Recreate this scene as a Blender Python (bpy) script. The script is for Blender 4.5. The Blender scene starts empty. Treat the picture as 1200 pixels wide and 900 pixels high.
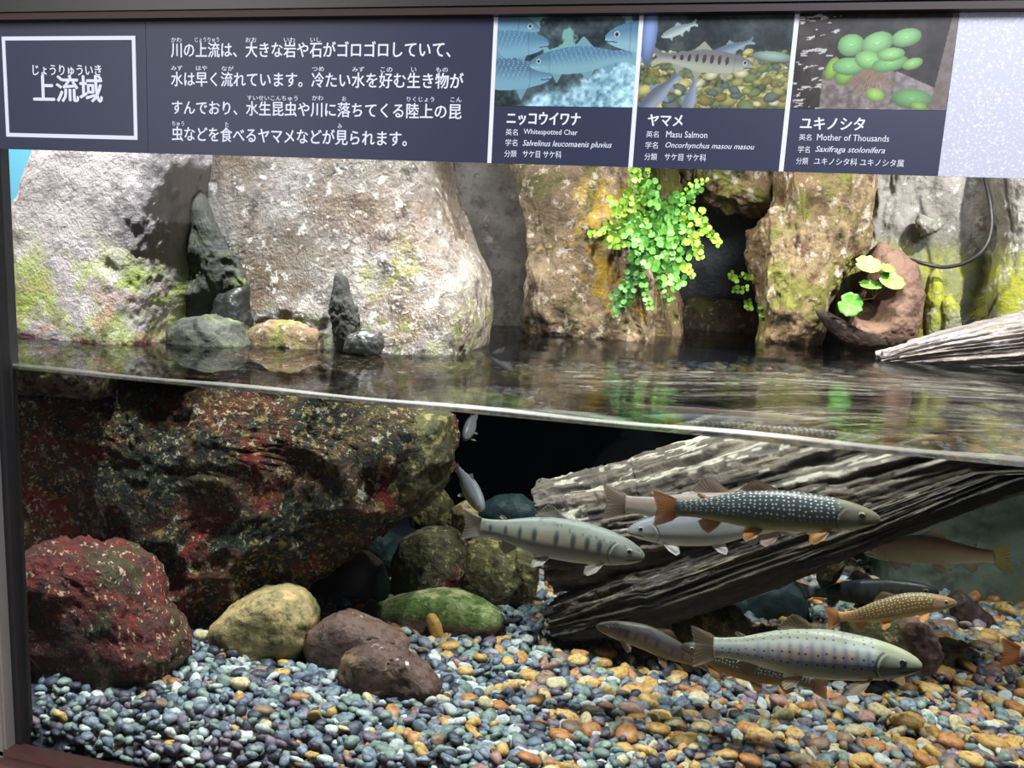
import bpy, bmesh, math, random
import numpy as np
from mathutils import Vector, Matrix

# ------------------------------------------------------------------ camera
scene = bpy.context.scene
D = 0.8
YAW, PITCH, ROLL, FPX = 0.2127, 0.1610, 0.0536, 930.6
ZTOP, ZBOT, ZW, XLEFT = 0.2266, 0.0890, -0.1681, -0.7938
ZG, ZSILL = -0.600, -0.664
fwd = np.array([-math.sin(YAW)*math.cos(PITCH), math.cos(YAW)*math.cos(PITCH), -math.sin(PITCH)])
r0 = np.cross(fwd, [0, 0, 1]); r0 /= np.linalg.norm(r0); u0 = np.cross(r0, fwd)
RT = math.cos(ROLL)*r0 + math.sin(ROLL)*u0
UP = -math.sin(ROLL)*r0 + math.cos(ROLL)*u0
CAM = np.array([0, -D, 0.0])
cam_data = bpy.data.cameras.new('camera')
cam = bpy.data.objects.new('camera', cam_data)
scene.collection.objects.link(cam)
cam_data.sensor_fit = 'HORIZONTAL'; cam_data.sensor_width = 36.0
cam_data.lens = 36.0*FPX/1200.0
cam_data.clip_start = 0.02; cam_data.clip_end = 50
M = Matrix(((RT[0], UP[0], -fwd[0], CAM[0]), (RT[1], UP[1], -fwd[1], CAM[1]), (RT[2], UP[2], -fwd[2], CAM[2]), (0, 0, 0, 1)))
cam.matrix_world = M
scene.camera = cam

# ------------------------------------------------------------------ world, lights, exposure
w = bpy.data.worlds.new('World'); scene.world = w; w.use_nodes = True
w.node_tree.nodes['Background'].inputs[0].default_value = (0.75, 0.85, 1.0, 1)
w.node_tree.nodes['Background'].inputs[1].default_value = 0.17
scene.view_settings.view_transform = 'Standard'
scene.view_settings.look = 'None'
scene.view_settings.exposure = 0.0
scene.view_settings.gamma = 1.0
scene.view_settings.use_curve_mapping = False
try:
    scene.cycles.use_denoising = True
    scene.cycles.caustics_refractive = False
    scene.cycles.caustics_reflective = False
    scene.cycles.max_bounces = 8
    scene.cycles.transparent_max_bounces = 16
    scene.cycles.sample_clamp_indirect = 3.0
except Exception:
    pass

def light(kind, name, loc, target, energy, color=(1, 1, 1), size=0.1, sx=None, sy=None, spot=None, blend=0.4):
    d = bpy.data.lights.new(name, kind); d.energy = energy; d.color = color
    if kind == 'AREA':
        d.shape = 'RECTANGLE'; d.size = sx or size; d.size_y = sy or size
    else:
        d.shadow_soft_size = size
    if kind == 'SPOT':
        d.spot_size = spot or 1.4; d.spot_blend = blend
    o = bpy.data.objects.new(name, d); scene.collection.objects.link(o)
    o.location = loc
    v = Vector(target) - Vector(loc)
    o.rotation_euler = v.to_track_quat('-Z', 'Y').to_euler()
    return o

# spot lamps hung over the open tank, a little to the left, and the dim hall behind the visitor
light('SPOT', 'spot_lamp', (-1.15, 0.10, 1.35), (0.0, 0.60, -0.10), 185, (1.0, 0.96, 0.90), 0.03, spot=1.7, blend=0.5)
light('SPOT', 'spot_lamp', (0.10, 0.035, 1.20), (0.0, 0.20, -0.6), 430, (1.0, 0.97, 0.92), 0.025, spot=1.15, blend=0.6)
light('SPOT', 'spot_lamp', (0.30, 0.50, 1.25), (0.15, 0.35, -0.6), 300, (1.0, 0.97, 0.92), 0.025, spot=1.25, blend=0.6)
light('SPOT', 'spot_lamp', (0.95, 0.06, 1.10), (0.90, 0.90, -0.2), 270, (1.0, 0.97, 0.93), 0.03, spot=1.4, blend=0.6)
light('SPOT', 'spot_lamp', (-0.62, 0.03, 1.50), (-0.60, 0.14, -0.6), 560, (0.90, 0.95, 1.0), 0.03, spot=0.75, blend=0.7)
light('AREA', 'hall_light', (1.2, -2.2, 1.6), (0, 0, 0.1), 110, (0.84, 0.89, 1.0), sx=1.6, sy=1.0)
light('AREA', 'hall_light', (-1.6, -1.8, 0.6), (-0.8, 0, -0.3), 14, (1.0, 0.96, 0.92), sx=0.8, sy=1.2)
light('AREA', 'backdrop_lamp', (-1.75, 0.55, 0.9), (-1.5, 0.9, 0.1), 12, (0.95, 1.0, 1.0), sx=0.4, sy=0.2)

# ------------------------------------------------------------------ pixel helpers (1200x900)
def ray(px, py):
    return (px-600)/FPX*RT - (py-450)/FPX*UP + fwd
def at(px, py, Y):
    d = ray(px, py); return CAM + (Y+D)/d[1]*d
def on_z(px, py, z):
    d = ray(px, py); return CAM + (z/d[2])*d
def y_water(px, py): return float(on_z(px, py, ZW)[1])
def to_px(p):
    q = np.asarray(p) - CAM; z = q@fwd
    return 600+FPX*(q@RT)/z, 450-FPX*(q@UP)/z, z

NW = 1.33
def atw(px, py, Y):
    """point under the water at depth Y behind the glass seen at that pixel, the line of sight bent at the glass"""
    d = ray(px, py); h = CAM+D/d[1]*d; d = d/np.linalg.norm(d)
    q = np.array([d[0]/NW, 0, d[2]/NW]); q[1] = math.sqrt(1-q@q)
    return h+q*(Y/q[1])
def on_zw(px, py, z):
    h = atw(px, py, 0.0); q = atw(px, py, 1.0)-h
    return h+q*((z-h[2])/q[2])
def y_floor(px, py): return float(on_zw(px, py, ZG)[1])
def to_pxw(p):
    """pixel and apparent distance of a point under the water"""
    rho = math.hypot(p[0], p[2]); lo, hi = 0.0, rho
    for _ in range(22):
        s = (lo+hi)/2
        if s/math.hypot(s, D) < NW*(rho-s)/math.hypot(rho-s, p[1]): lo = s
        else: hi = s
    f = s/rho; u, v, z = to_px((p[0]*f, 0.0, p[2]*f))
    return u, v, z*(1+p[1]/NW/D)
def lin(c):
    return tuple(((x/255.0)/12.92 if x/255.0 <= 0.04045 else ((x/255.0+0.055)/1.055)**2.4) for x in c[:3])
def lin4(c): return (*lin(c), 1.0)

# ------------------------------------------------------------------ noise (numpy)
rng = np.random.RandomState(7)
_P = rng.permutation(256); _P = np.concatenate([_P, _P, _P])
_V = rng.rand(256)*2-1
def vnoise(p):
    i = np.floor(p).astype(np.int64); f = p-i; f = f*f*(3-2*f); i &= 255
    r = 0
    for dx in (0, 1):
        wx = f[:, 0] if dx else 1-f[:, 0]
        for dy in (0, 1):
            wy = f[:, 1] if dy else 1-f[:, 1]
            for dz in (0, 1):
                wz = f[:, 2] if dz else 1-f[:, 2]
                h = _V[_P[_P[_P[(i[:, 0]+dx) & 255]+((i[:, 1]+dy) & 255)]+((i[:, 2]+dz) & 255)]]
                r = r+wx*wy*wz*h
    return r
def fbm(p, oct=4, gain=0.5, ridged=False):
    a, s, r = 1.0, 0.0, 0
    p = np.array(p, dtype=float)
    for k in range(oct):
        n = vnoise(p+17.3*k)
        if ridged: n = 1-2*np.abs(n)
        r = r+a*n; s += a; a *= gain; p = p*2.03
    return r/s

# ------------------------------------------------------------------ object helpers
COL = scene.collection
def link(o):
    COL.objects.link(o); return o
def tag(o, label, cat, group=None, kind=None):
    if label: o['label'] = label
    if cat: o['category'] = cat
    if group: o['group'] = group
    if kind: o['kind'] = kind
    return o
def mesh(name, V, F, mat=None, parent=None, smooth=True, loc=None, colors=None, uvs=None):
    """V Nx3 in world space (or in the parent's space), F list/array of faces; object origin at loc"""
    me = bpy.data.meshes.new(name)
    V = np.asarray(V, dtype=float)
    if loc is not None: V = V-np.asarray(loc)
    if isinstance(F, np.ndarray):
        n, k = F.shape
        me.vertices.add(len(V)); me.vertices.foreach_set('co', V.astype(np.float32).ravel())
        me.loops.add(n*k); me.loops.foreach_set('vertex_index', F.astype(np.int32).ravel())
        me.polygons.add(n); me.polygons.foreach_set('loop_start', (np.arange(n)*k).astype(np.int32))
        me.update(calc_edges=True)
    else:
        me.from_pydata([tuple(v) for v in V], [], F); me.update()
    if smooth:
        me.polygons.foreach_set('use_smooth', np.ones(len(me.polygons), dtype=bool))
    if colors is not None:
        c = np.ones((len(V), 4), dtype=np.float32); c[:, :colors.shape[1]] = colors
        a = me.color_attributes.new('Col', 'FLOAT_COLOR', 'POINT'); a.data.foreach_set('color', c.ravel())
    if uvs is not None:
        uv = me.uv_layers.new(name='UVMap')
        li = np.zeros(len(me.loops), dtype=np.int32); me.loops.foreach_get('vertex_index', li)
        uv.data.foreach_set('uv', uvs[li].astype(np.float32).ravel())
    for m in (mat if isinstance(mat, (list, tuple)) else [mat]):
        if m: me.materials.append(m)
    o = bpy.data.objects.new(name, me); link(o)
    if loc is not None: o.location = tuple(loc)
    if parent: o.parent = parent
    return o
def empty(name, loc):
    o = bpy.data.objects.new(name, None); o.empty_display_size = 0.02; o.location = tuple(loc); return link(o)
def gridF(n, m, wrap=False):
    """faces of an n x m vertex grid (m fastest), optionally wrapped in m"""
    i = np.arange(n-1)[:, None]; j = np.arange(m if wrap else m-1)[None, :]
    j2 = (j+1) % m
    return np.stack([(i*m+j), ((i+1)*m+j), ((i+1)*m+j2), (i*m+j2)], axis=-1).reshape(-1, 4)
_ico = {}
def ico(n):
    if n not in _ico:
        bm = bmesh.new(); bmesh.ops.create_icosphere(bm, subdivisions=n, radius=1)
        bm.verts.ensure_lookup_table()
        _ico[n] = (np.array([v.co[:] for v in bm.verts]), np.array([[v.index for v in f.verts] for f in bm.faces]))
        bm.free()
    return _ico[n]
def box(name, lo, hi, mat, parent=None, bevel=0.0, loc=None):
    bm = bmesh.new(); bmesh.ops.create_cube(bm, size=1)
    c = [(a+b)/2 for a, b in zip(lo, hi)]; s = [b-a for a, b in zip(lo, hi)]
    for v in bm.verts: v.co = Vector((v.co[0]*s[0], v.co[1]*s[1], v.co[2]*s[2]))
    if bevel: bmesh.ops.bevel(bm, geom=bm.edges[:], offset=bevel, segments=2, affect='EDGES')
    me = bpy.data.meshes.new(name); bm.to_mesh(me); bm.free()
    if mat: me.materials.append(mat)
    o = bpy.data.objects.new(name, me); link(o)
    o.location = c
    if parent: o.parent = parent; o.matrix_parent_inverse = Matrix.Translation(parent.location).inverted()
    return o
def tube_mesh(pts, rad, n=8):
    pts = np.asarray(pts, float); k = len(pts)
    rad = np.broadcast_to(np.asarray(rad, float), (k,))
    T = np.gradient(pts, axis=0); T /= np.linalg.norm(T, axis=1)[:, None]+1e-12
    up = np.array([0.13, 0.21, 0.97]); A = np.cross(T, up); A /= np.linalg.norm(A, axis=1)[:, None]+1e-12
    B = np.cross(T, A)
    th = np.linspace(0, 2*np.pi, n, endpoint=False)
    V = pts[:, None]+rad[:, None, None]*(np.cos(th)[None, :, None]*A[:, None]+np.sin(th)[None, :, None]*B[:, None])
    V = V.reshape(-1, 3); F = [list(map(int, f)) for f in gridF(k, n, True)]
    F.append(list(range(n))[::-1]); F.append([(k-1)*n+i for i in range(n)])
    return V, F
def join(parts):
    Vs, Fs, o = [], [], 0
    for V, F in parts:
        Vs.append(np.asarray(V)); Fs += [[int(i)+o for i in f] for f in F]; o += len(V)
    return np.concatenate(Vs), Fs

# ------------------------------------------------------------------ materials
def newmat(name):
    m = bpy.data.materials.new(name); m.use_nodes = True
    nt = m.node_tree; b = nt.nodes['Principled BSDF']; return m, nt, b
def plain(name, col, rough=0.5, metal=0.0, spec=0.5, coat=0.0):
    m, nt, b = newmat(name)
    b.inputs['Base Color'].default_value = lin4(col); b.inputs['Roughness'].default_value = rough
    b.inputs['Metallic'].default_value = metal; b.inputs['Specular IOR Level'].default_value = spec
    b.inputs['Coat Weight'].default_value = coat
    return m
def nd(nt, t, **kw):
    n = nt.nodes.new(t)
    for k, v in kw.items():
        if k in n.inputs.keys(): n.inputs[k].default_value = v
        else: setattr(n, k, v)
    return n
def math_n(nt, op, a, b=None, clamp=False):
    n = nt.nodes.new('ShaderNodeMath'); n.operation = op; n.use_clamp = clamp
    for i, v in enumerate((a, b)):
        if v is None: continue
        if isinstance(v, (int, float)): n.inputs[i].default_value = v
        else: nt.links.new(v, n.inputs[i])
    return n.outputs[0]
def maprange(nt, v, a, b, lo=0.0, hi=1.0):
    n = nt.nodes.new('ShaderNodeMapRange'); n.interpolation_type = 'SMOOTHSTEP'
    nt.links.new(v, n.inputs[0])
    for i, x in zip((1, 2, 3, 4), (a, b, lo, hi)): n.inputs[i].default_value = x
    return n.outputs[0]
def mixc(nt, f, a, b, mode='MIX'):
    n = nt.nodes.new('ShaderNodeMix'); n.data_type = 'RGBA'; n.blend_type = mode
    if isinstance(f, (int, float)): n.inputs[0].default_value = f
    else: nt.links.new(f, n.inputs[0])
    for i, v in ((6, a), (7, b)):
        if isinstance(v, tuple): n.inputs[i].default_value = v
        else: nt.links.new(v, n.inputs[i])
    return n.outputs[2]
def noise_n(nt, vec, scale, detail=4, rough=0.55, dist=0.0):
    n = nd(nt, 'ShaderNodeTexNoise', Scale=scale, Detail=detail, Roughness=rough, Distortion=dist)
    nt.links.new(vec, n.inputs['Vector']); return n.outputs['Fac']
def rock_mat(name, cols, scale=6, bump=0.4, bscale=60, rough=0.8, layers=(), spec=0.3, wet=0.0, bdist=0.003, coat=0.0):
    """cols: 3 rgb tones mixed by noise; layers: (scale, lo, hi, rgb, zlo, zhi) patches of algae / crust / stain
    (zlo at which it is full, zhi at which it has gone; None = everywhere)"""
    m, nt, b = newmat(name)
    g = nt.nodes.new('ShaderNodeNewGeometry'); P = g.outputs['Position']
    sep = nt.nodes.new('ShaderNodeSeparateXYZ'); nt.links.new(P, sep.inputs[0])
    n1 = noise_n(nt, P, scale, 6, 0.62, 0.4)
    n2 = noise_n(nt, P, scale*5.3, 5, 0.65)
    n3 = noise_n(nt, P, bscale, 6, 0.7)
    c = mixc(nt, maprange(nt, n1, 0.38, 0.62), lin4(cols[0]), lin4(cols[1]))
    c = mixc(nt, maprange(nt, n2, 0.48, 0.68), c, lin4(cols[2]))
    for k, L in enumerate(layers):
        s, lo, hi, rgb = L[:4]
        off = nd(nt, 'ShaderNodeVectorMath', operation='ADD'); nt.links.new(P, off.inputs[0]); off.inputs[1].default_value = (3.1*k+1, 7.7*k, 2.3*k)
        f = maprange(nt, noise_n(nt, off.outputs[0], s, 6, 0.68, 0.2), lo, hi)
        if len(L) > 4 and L[4] is not None:
            f = math_n(nt, 'MULTIPLY', f, maprange(nt, sep.outputs[2], L[4], L[5], 1.0, 0.0))
        c = mixc(nt, f, c, lin4(rgb))
    nt.links.new(c, b.inputs['Base Color'])
    bn = nd(nt, 'ShaderNodeBump', Strength=bump, Distance=bdist)
    h = math_n(nt, 'ADD', n3, math_n(nt, 'MULTIPLY', n2, 0.8))
    nt.links.new(h, bn.inputs['Height']); nt.links.new(bn.outputs[0], b.inputs['Normal'])
    b.inputs['Roughness'].default_value = rough; b.inputs['Specular IOR Level'].default_value = spec
    if wet:
        nt.links.new(maprange(nt, noise_n(nt, P, 9, 3), 0.4, 0.6, rough, rough-wet), b.inputs['Roughness'])
    b.inputs['Coat Weight'].default_value = coat; b.inputs['Coat Roughness'].default_value = 0.2
    return m
def attr_mat(name, rough=0.5, spec=0.5, bump=0.0, bscale=100, coat=0.0, transl=0.0):
    m, nt, b = newmat(name)
    a = nd(nt, 'ShaderNodeAttribute', attribute_name='Col')
    nt.links.new(a.outputs['Color'], b.inputs['Base Color'])
    b.inputs['Roughness'].default_value = rough; b.inputs['Specular IOR Level'].default_value = spec
    b.inputs['Coat Weight'].default_value = coat; b.inputs['Coat Roughness'].default_value = 0.15
    if bump:
        tc = nt.nodes.new('ShaderNodeTexCoord')
        bn = nd(nt, 'ShaderNodeBump', Strength=bump, Distance=0.001)
        nt.links.new(noise_n(nt, tc.outputs['Object'], bscale, 5), bn.inputs['Height']); nt.links.new(bn.outputs[0], b.inputs['Normal'])
    return m

# ------------------------------------------------------------------ rocks
def rock(name, poly, Y, T, mat, label=None, cat='rock', lvl=5, ctr=None, e=0.72, e2=0.75, amp=0.012, ns=9.0, fine=0.0035, ridged=0.5,
         pits=(), zmax=None, group=None, Tb=None, seed=0, parent=None, facet=0.0, lean=0.0, kind=None, stretch=(1, 1, 1), uw=False):
    dirs, F = ico(lvl)
    at_ = atw if uw else at
    P2 = np.array([at_(x, y, Y)[[0, 2]] for x, y in poly])
    C2 = at_(ctr[0], ctr[1], Y)[[0, 2]] if ctr else (P2.min(0)+P2.max(0))/2
    q = P2-C2
    N = 720; ths = np.linspace(-np.pi, np.pi, N, endpoint=False); R = np.zeros(N)
    q2 = np.roll(q, -1, axis=0)
    for i, t in enumerate(ths):
        d = np.array([math.cos(t), math.sin(t)]); e_ = q2-q
        den = d[0]*e_[:, 1]-d[1]*e_[:, 0]; den[np.abs(den) < 1e-12] = 1e-12
        s = (q[:, 0]*e_[:, 1]-q[:, 1]*e_[:, 0])/den
        u = (q[:, 0]*d[1]-q[:, 1]*d[0])/den
        ok = (s > 0) & (u >= -1e-6) & (u <= 1+1e-6)
        R[i] = s[ok].max() if ok.any() else 0.01
    k = np.exp(-0.5*(np.arange(-12, 13)/5.0)**2); k /= k.sum()
    R = np.convolve(np.concatenate([R[-12:], R, R[:12]]), k, 'valid')
    th = np.arctan2(dirs[:, 2], dirs[:, 0]); rho = np.sqrt(dirs[:, 0]**2+dirs[:, 2]**2)
    Rv = np.interp(th, np.concatenate([ths, [np.pi]]), np.concatenate([R, R[:1]]))
    rr = np.clip(rho, 0, 1)**e*Rv
    dy = dirs[:, 1]; dep = np.sign(dy)*np.abs(dy)**e2*np.where(dy < 0, T, Tb or T)
    V = np.stack([C2[0]+rr*np.cos(th), Y+dep, C2[1]+rr*np.sin(th)], 1)
    V[:, 1] += lean*(V[:, 2]-C2[1])
    nrm = dirs*np.array([1, 1, 1.0]); S = np.array(stretch, float)
    p = V*ns*S+seed*11.3
    n = fbm(p, 4)*(1-ridged)+(fbm(p+5, 5, 0.55, True)-0.3)*ridged
    if facet: n = n*(1-facet)+np.round(n*3)/3*facet
    V = V+nrm*(n*amp)[:, None]+nrm*(fbm(V*ns*6*S+seed, 4, 0.6)*fine)[:, None]
    for (x, y, r, dp) in pits:
        c = at_(x, y, Y-T*0.5)
        g = np.exp(-(((V[:, 0]-c[0])**2+(V[:, 2]-c[2])**2)/(r*r))**2)*(V[:, 1] < Y+T*0.4); V[:, 1] += g*dp
    if zmax is not None:
        V[:, 2] = np.minimum(V[:, 2], zmax-0.004+0.004*np.tanh((V[:, 2]-zmax)*30))
    base = np.array([C2[0], Y, V[:, 2].min()])
    o = mesh(name, V, F, mat, parent, True, base)
    if label: tag(o, label, cat, group, kind)
    return o
def cpx(x, y, Y): return at(x, y, Y)

# ================================================================== MATERIALS
M_steel, nt, b = newmat('brushed_steel')
b.inputs['Metallic'].default_value = 0.4; b.inputs['Roughness'].default_value = 0.38; b.inputs['Base Color'].default_value = lin4((160, 154, 146))
tc = nt.nodes.new('ShaderNodeTexCoord'); mp = nd(nt, 'ShaderNodeMapping'); mp.inputs['Scale'].default_value = (3, 3, 260)
nt.links.new(tc.outputs['Object'], mp.inputs[0])
nt.links.new(maprange(nt, noise_n(nt, mp.outputs[0], 2.0, 3), 0.3, 0.7, 0.28, 0.5), b.inputs['Roughness'])
M_darksteel = plain('dark_header_steel', (60, 56, 55), 0.35, 0.3)
M_gasket = plain('dark_gasket', (22, 18, 18), 0.7)
M_brown = plain('brown_trim_edge', (48, 28, 22), 0.5)
M_sill = plain('reddish_steel_sill', (108, 76, 70), 0.35, 0.3)
M_navy, nt, b = newmat('navy_print')
b.inputs['Base Color'].default_value = lin4((40, 46, 72)); b.inputs['Roughness'].default_value = 0.42
M_white = plain('white_print', (236, 236, 244), 0.5)
M_print = attr_mat('printed_photograph', 0.4, 0.4)
M_frost, nt, b = newmat('frosted_film')
tc = nt.nodes.new('ShaderNodeTexCoord')
f1 = noise_n(nt, tc.outputs['Object'], 420, 2)
nt.links.new(mixc(nt, maprange(nt, f1, 0.50, 0.72), lin4((206, 205, 216)), lin4((238, 238, 246))), b.inputs['Base Color'])  # paler specks put the film's glitter into its colour
b.inputs['Roughness'].default_value = 0.35
M_glass, nt, b = newmat('tank_glass')
nt.nodes.remove(b); out = nt.nodes['Material Output']
tr = nt.nodes.new('ShaderNodeBsdfTransparent'); tr.inputs[0].default_value = (0.985, 0.995, 0.99, 1)
gl = nt.nodes.new('ShaderNodeBsdfGlossy'); gl.inputs['Roughness'].default_value = 0.02
fr = nd(nt, 'ShaderNodeFresnel', IOR=1.14); mx = nt.nodes.new('ShaderNodeMixShader')
nt.links.new(fr.outputs[0], mx.inputs[0]); nt.links.new(tr.outputs[0], mx.inputs[1]); nt.links.new(gl.outputs[0], mx.inputs[2]); nt.links.new(mx.outputs[0], out.inputs[0])

M_water, nt, b = newmat('clear_water')
nt.nodes.remove(b); out = nt.nodes['Material Output']
g = nt.nodes.new('ShaderNodeNewGeometry')
mp = nd(nt, 'ShaderNodeMapping'); mp.inputs['Scale'].default_value = (0.7, 1.6, 1.0); nt.links.new(g.outputs['Position'], mp.inputs[0])
sep = nt.nodes.new('ShaderNodeSeparateXYZ'); nt.links.new(g.outputs['Position'], sep.inputs[0])
calm = maprange(nt, sep.outputs[0], -0.60, 0.05, 0.10, 1.0)
hgt = math_n(nt, 'ADD', noise_n(nt, mp.outputs[0], 26, 3, 0.5, 0.3), math_n(nt, 'MULTIPLY', noise_n(nt, mp.outputs[0], 90, 2), 0.25))
bn = nd(nt, 'ShaderNodeBump', Distance=0.0006); nt.links.new(calm, bn.inputs['Strength']); nt.links.new(hgt, bn.inputs['Height'])
rf = nt.nodes.new('ShaderNodeBsdfRefraction'); rf.inputs['IOR'].default_value = 1.33; rf.inputs['Roughness'].default_value = 0.0
tr = nt.nodes.new('ShaderNodeBsdfTransparent'); tr.inputs[0].default_value = (0.93, 0.97, 0.97, 1)
gl = nt.nodes.new('ShaderNodeBsdfGlossy'); gl.inputs['Roughness'].default_value = 0.015
fr = nd(nt, 'ShaderNodeFresnel', IOR=1.33)
for n in (rf, gl, fr): nt.links.new(bn.outputs[0], n.inputs['Normal'])
m1 = nt.nodes.new('ShaderNodeMixShader'); m1.inputs[0].default_value = 0.30
m2 = nt.nodes.new('ShaderNodeMixShader')
nt.links.new(rf.outputs[0], m1.inputs[1]); nt.links.new(tr.outputs[0], m1.inputs[2])
nt.links.new(fr.outputs[0], m2.inputs[0]); nt.links.new(m1.outputs[0], m2.inputs[1]); nt.links.new(gl.outputs[0], m2.inputs[2])
nt.links.new(m2.outputs[0], out.inputs[0])

M_menis, nt, b = newmat('water_meniscus')
b.inputs['Base Color'].default_value = lin4((84, 84, 80)); b.inputs['Roughness'].default_value = 0.4; b.inputs['Alpha'].default_value = 0.3

GREEN = (122, 138, 52)
M_rockA = rock_mat('pale_lilac_concrete_rock', [(158, 146, 146), (178, 168, 166), (128, 122, 122)], 5, 0.9, 70, 0.75, spec=0.35, bdist=0.006, layers=[
    (14, 0.42, 0.60, (144, 156, 70), -0.09, 0.03), (20, 0.50, 0.60, (158, 128, 106), -0.12, -0.06), (26, 0.46, 0.60, (98, 100, 58), -0.150, -0.09), (50, 0.4, 0.6, (62, 24, 20), -0.166, -0.158)])
M_rockB = rock_mat('wet_speckled_boulder', [(126, 118, 112), (96, 80, 64), (58, 48, 42)], 7, 1.4, 110, 0.45, spec=0.8, wet=0.3, bdist=0.010, layers=[
    (12, 0.54, 0.64, (146, 140, 130)), (7, 0.48, 0.60, (100, 84, 68), 0.0, 0.10), (9, 0.55, 0.66, (122, 120, 62), -0.06, 0.05), (22, 0.48, 0.62, (104, 110, 50), -0.13, -0.07), (60, 0.40, 0.30, (62, 52, 44)), (45, 0.57, 0.65, (196, 190, 180))])
M_rockC = rock_mat('dark_green_crevice_rock', [(62, 62, 54), (46, 46, 40), (32, 32, 28)], 9, 1.2, 80, 0.7, layers=[(16, 0.5, 0.65, (100, 112, 62), -0.06, 0.02)])
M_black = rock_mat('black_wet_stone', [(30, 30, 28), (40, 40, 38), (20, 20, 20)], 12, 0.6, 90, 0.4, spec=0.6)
M_crevshade = rock_mat('crevice_shade_black', [(30, 30, 27), (38, 38, 33), (22, 22, 20)], 12, 0.8, 90, 0.85)
M_rockD = rock_mat('grey_shaded_rock_wall', [(92, 88, 84), (74, 70, 66), (58, 55, 52)], 7, 0.8, 60, 0.8, layers=[(20, 0.58, 0.7, (116, 108, 98))])  # greys kept dark for the shadow the boulder throws on this face
M_rockE = rock_mat('yellow_streaked_rock', [(142, 122, 98), (116, 96, 74), (86, 70, 52)], 6, 1.0, 75, 0.7, spec=0.4, bdist=0.006, layers=[
    (7, 0.50, 0.60, (168, 136, 46)), (10, 0.52, 0.62, (86, 82, 40)), (40, 0.54, 0.64, (182, 170, 150))])
M_rockF = rock_mat('brown_mossy_rock', [(104, 86, 62), (82, 66, 48), (58, 46, 36)], 7, 1.0, 80, 0.75, bdist=0.006, layers=[
    (9, 0.48, 0.60, (92, 92, 38)), (60, 0.54, 0.64, (150, 130, 108))])
M_rockI = rock_mat('ochre_brown_rock', [(138, 118, 86), (112, 90, 62), (74, 58, 44)], 7, 1.0, 80, 0.7, spec=0.4, bdist=0.006, layers=[
    (8, 0.50, 0.62, (112, 112, 48)), (34, 0.54, 0.64, (176, 164, 146)), (12, 0.56, 0.66, (88, 56, 42))])
M_rockJ = rock_mat('grey_green_cliff', [(150, 144, 138), (128, 124, 116), (102, 98, 92)], 6, 0.9, 70, 0.7, bdist=0.006, layers=[
    (6, 0.38, 0.56, (150, 152, 50), 0.02, 0.11), (5, 0.50, 0.64, (112, 116, 96)), (36, 0.56, 0.66, (184, 180, 176))])
M_stump = rock_mat('brown_stump_wood', [(126, 100, 84), (108, 84, 72), (82, 62, 52)], 8, 0.7, 90, 0.75)
M_darkwall = rock_mat('dark_tank_wall', [(14, 20, 26), (18, 24, 30), (10, 14, 20)], 3, 0.2, 40, 0.8)  # dark wall paint, deepened for the shade the lamps do not reach
M_greywall = rock_mat('grey_green_underwater_wall', [(92, 104, 94), (78, 90, 84), (62, 70, 64)], 5, 0.6, 40, 0.85, layers=[(10, 0.55, 0.68, (106, 110, 84))])
M_crust = rock_mat('red_brown_encrusted_rock', [(86, 72, 44), (108, 50, 28), (32, 32, 22)], 10, 1.5, 90, 0.7, spec=0.5, bdist=0.012, layers=[
    (9, 0.52, 0.60, (140, 34, 20)), (9, 0.55, 0.63, (74, 70, 30)), (22, 0.53, 0.60, (30, 26, 18)), (5, 0.46, 0.42, (34, 42, 26)), (60, 0.56, 0.60, (156, 134, 72)), (110, 0.575, 0.61, (216, 200, 152)), (42, 0.62, 0.65, (232, 226, 210))])
M_redcrust = rock_mat('crimson_algae_rock', [(112, 34, 26), (84, 28, 20), (48, 34, 20)], 11, 1.2, 90, 0.7, spec=0.5, bdist=0.007, layers=[
    (9, 0.50, 0.58, (62, 58, 26)), (30, 0.50, 0.60, (60, 18, 14)), (90, 0.585, 0.62, (214, 176, 146)), (14, 0.60, 0.68, (150, 44, 26))])
M_olive = rock_mat('olive_algae_boulder', [(92, 88, 56), (74, 72, 48), (46, 46, 34)], 12, 1.1, 120, 0.7, bdist=0.006, layers=[(50, 0.52, 0.62, (158, 148, 98))])
M_olivered = rock_mat('olive_red_algae_boulder', [(80, 80, 54), (64, 62, 44), (42, 42, 32)], 12, 1.0, 120, 0.7, bdist=0.006, layers=[(13, 0.50, 0.60, (96, 38, 34)), (60, 0.56, 0.64, (150, 146, 112))])
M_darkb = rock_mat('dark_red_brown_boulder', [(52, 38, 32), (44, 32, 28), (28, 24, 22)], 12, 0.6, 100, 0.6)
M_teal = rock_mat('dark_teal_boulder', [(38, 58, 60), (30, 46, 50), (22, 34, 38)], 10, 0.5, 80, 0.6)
M_tan = rock_mat('tan_stone', [(166, 148, 104), (138, 124, 88), (98, 92, 62)], 14, 0.8, 90, 0.7, bdist=0.004, layers=[(20, 0.5, 0.62, (186, 158, 110)), (12, 0.52, 0.64, (88, 90, 50))])
M_redstone = rock_mat('reddish_brown_stone', [(98, 76, 68), (80, 60, 54), (52, 40, 38)], 14, 0.8, 90, 0.6, bdist=0.004, layers=[(30, 0.64, 0.68, (206, 196, 190)), (10, 0.56, 0.66, (120, 96, 74))])
M_slab = rock_mat('green_mossy_slab', [(110, 124, 78), (66, 88, 38), (44, 62, 26)], 16, 0.9, 110, 0.75, bdist=0.004, layers=[(14, 0.5, 0.6, (152, 154, 112)), (60, 0.56, 0.66, (140, 150, 100)), (40, 0.3, 0.5, (96, 76, 66), -0.585, -0.57)])
M_wood, nt, b = newmat('old_log_wood')
a = nd(nt, 'ShaderNodeAttribute', attribute_name='Col'); nt.links.new(a.outputs['Color'], b.inputs['Base Color'])
b.inputs['Roughness'].default_value = 0.6
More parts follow.
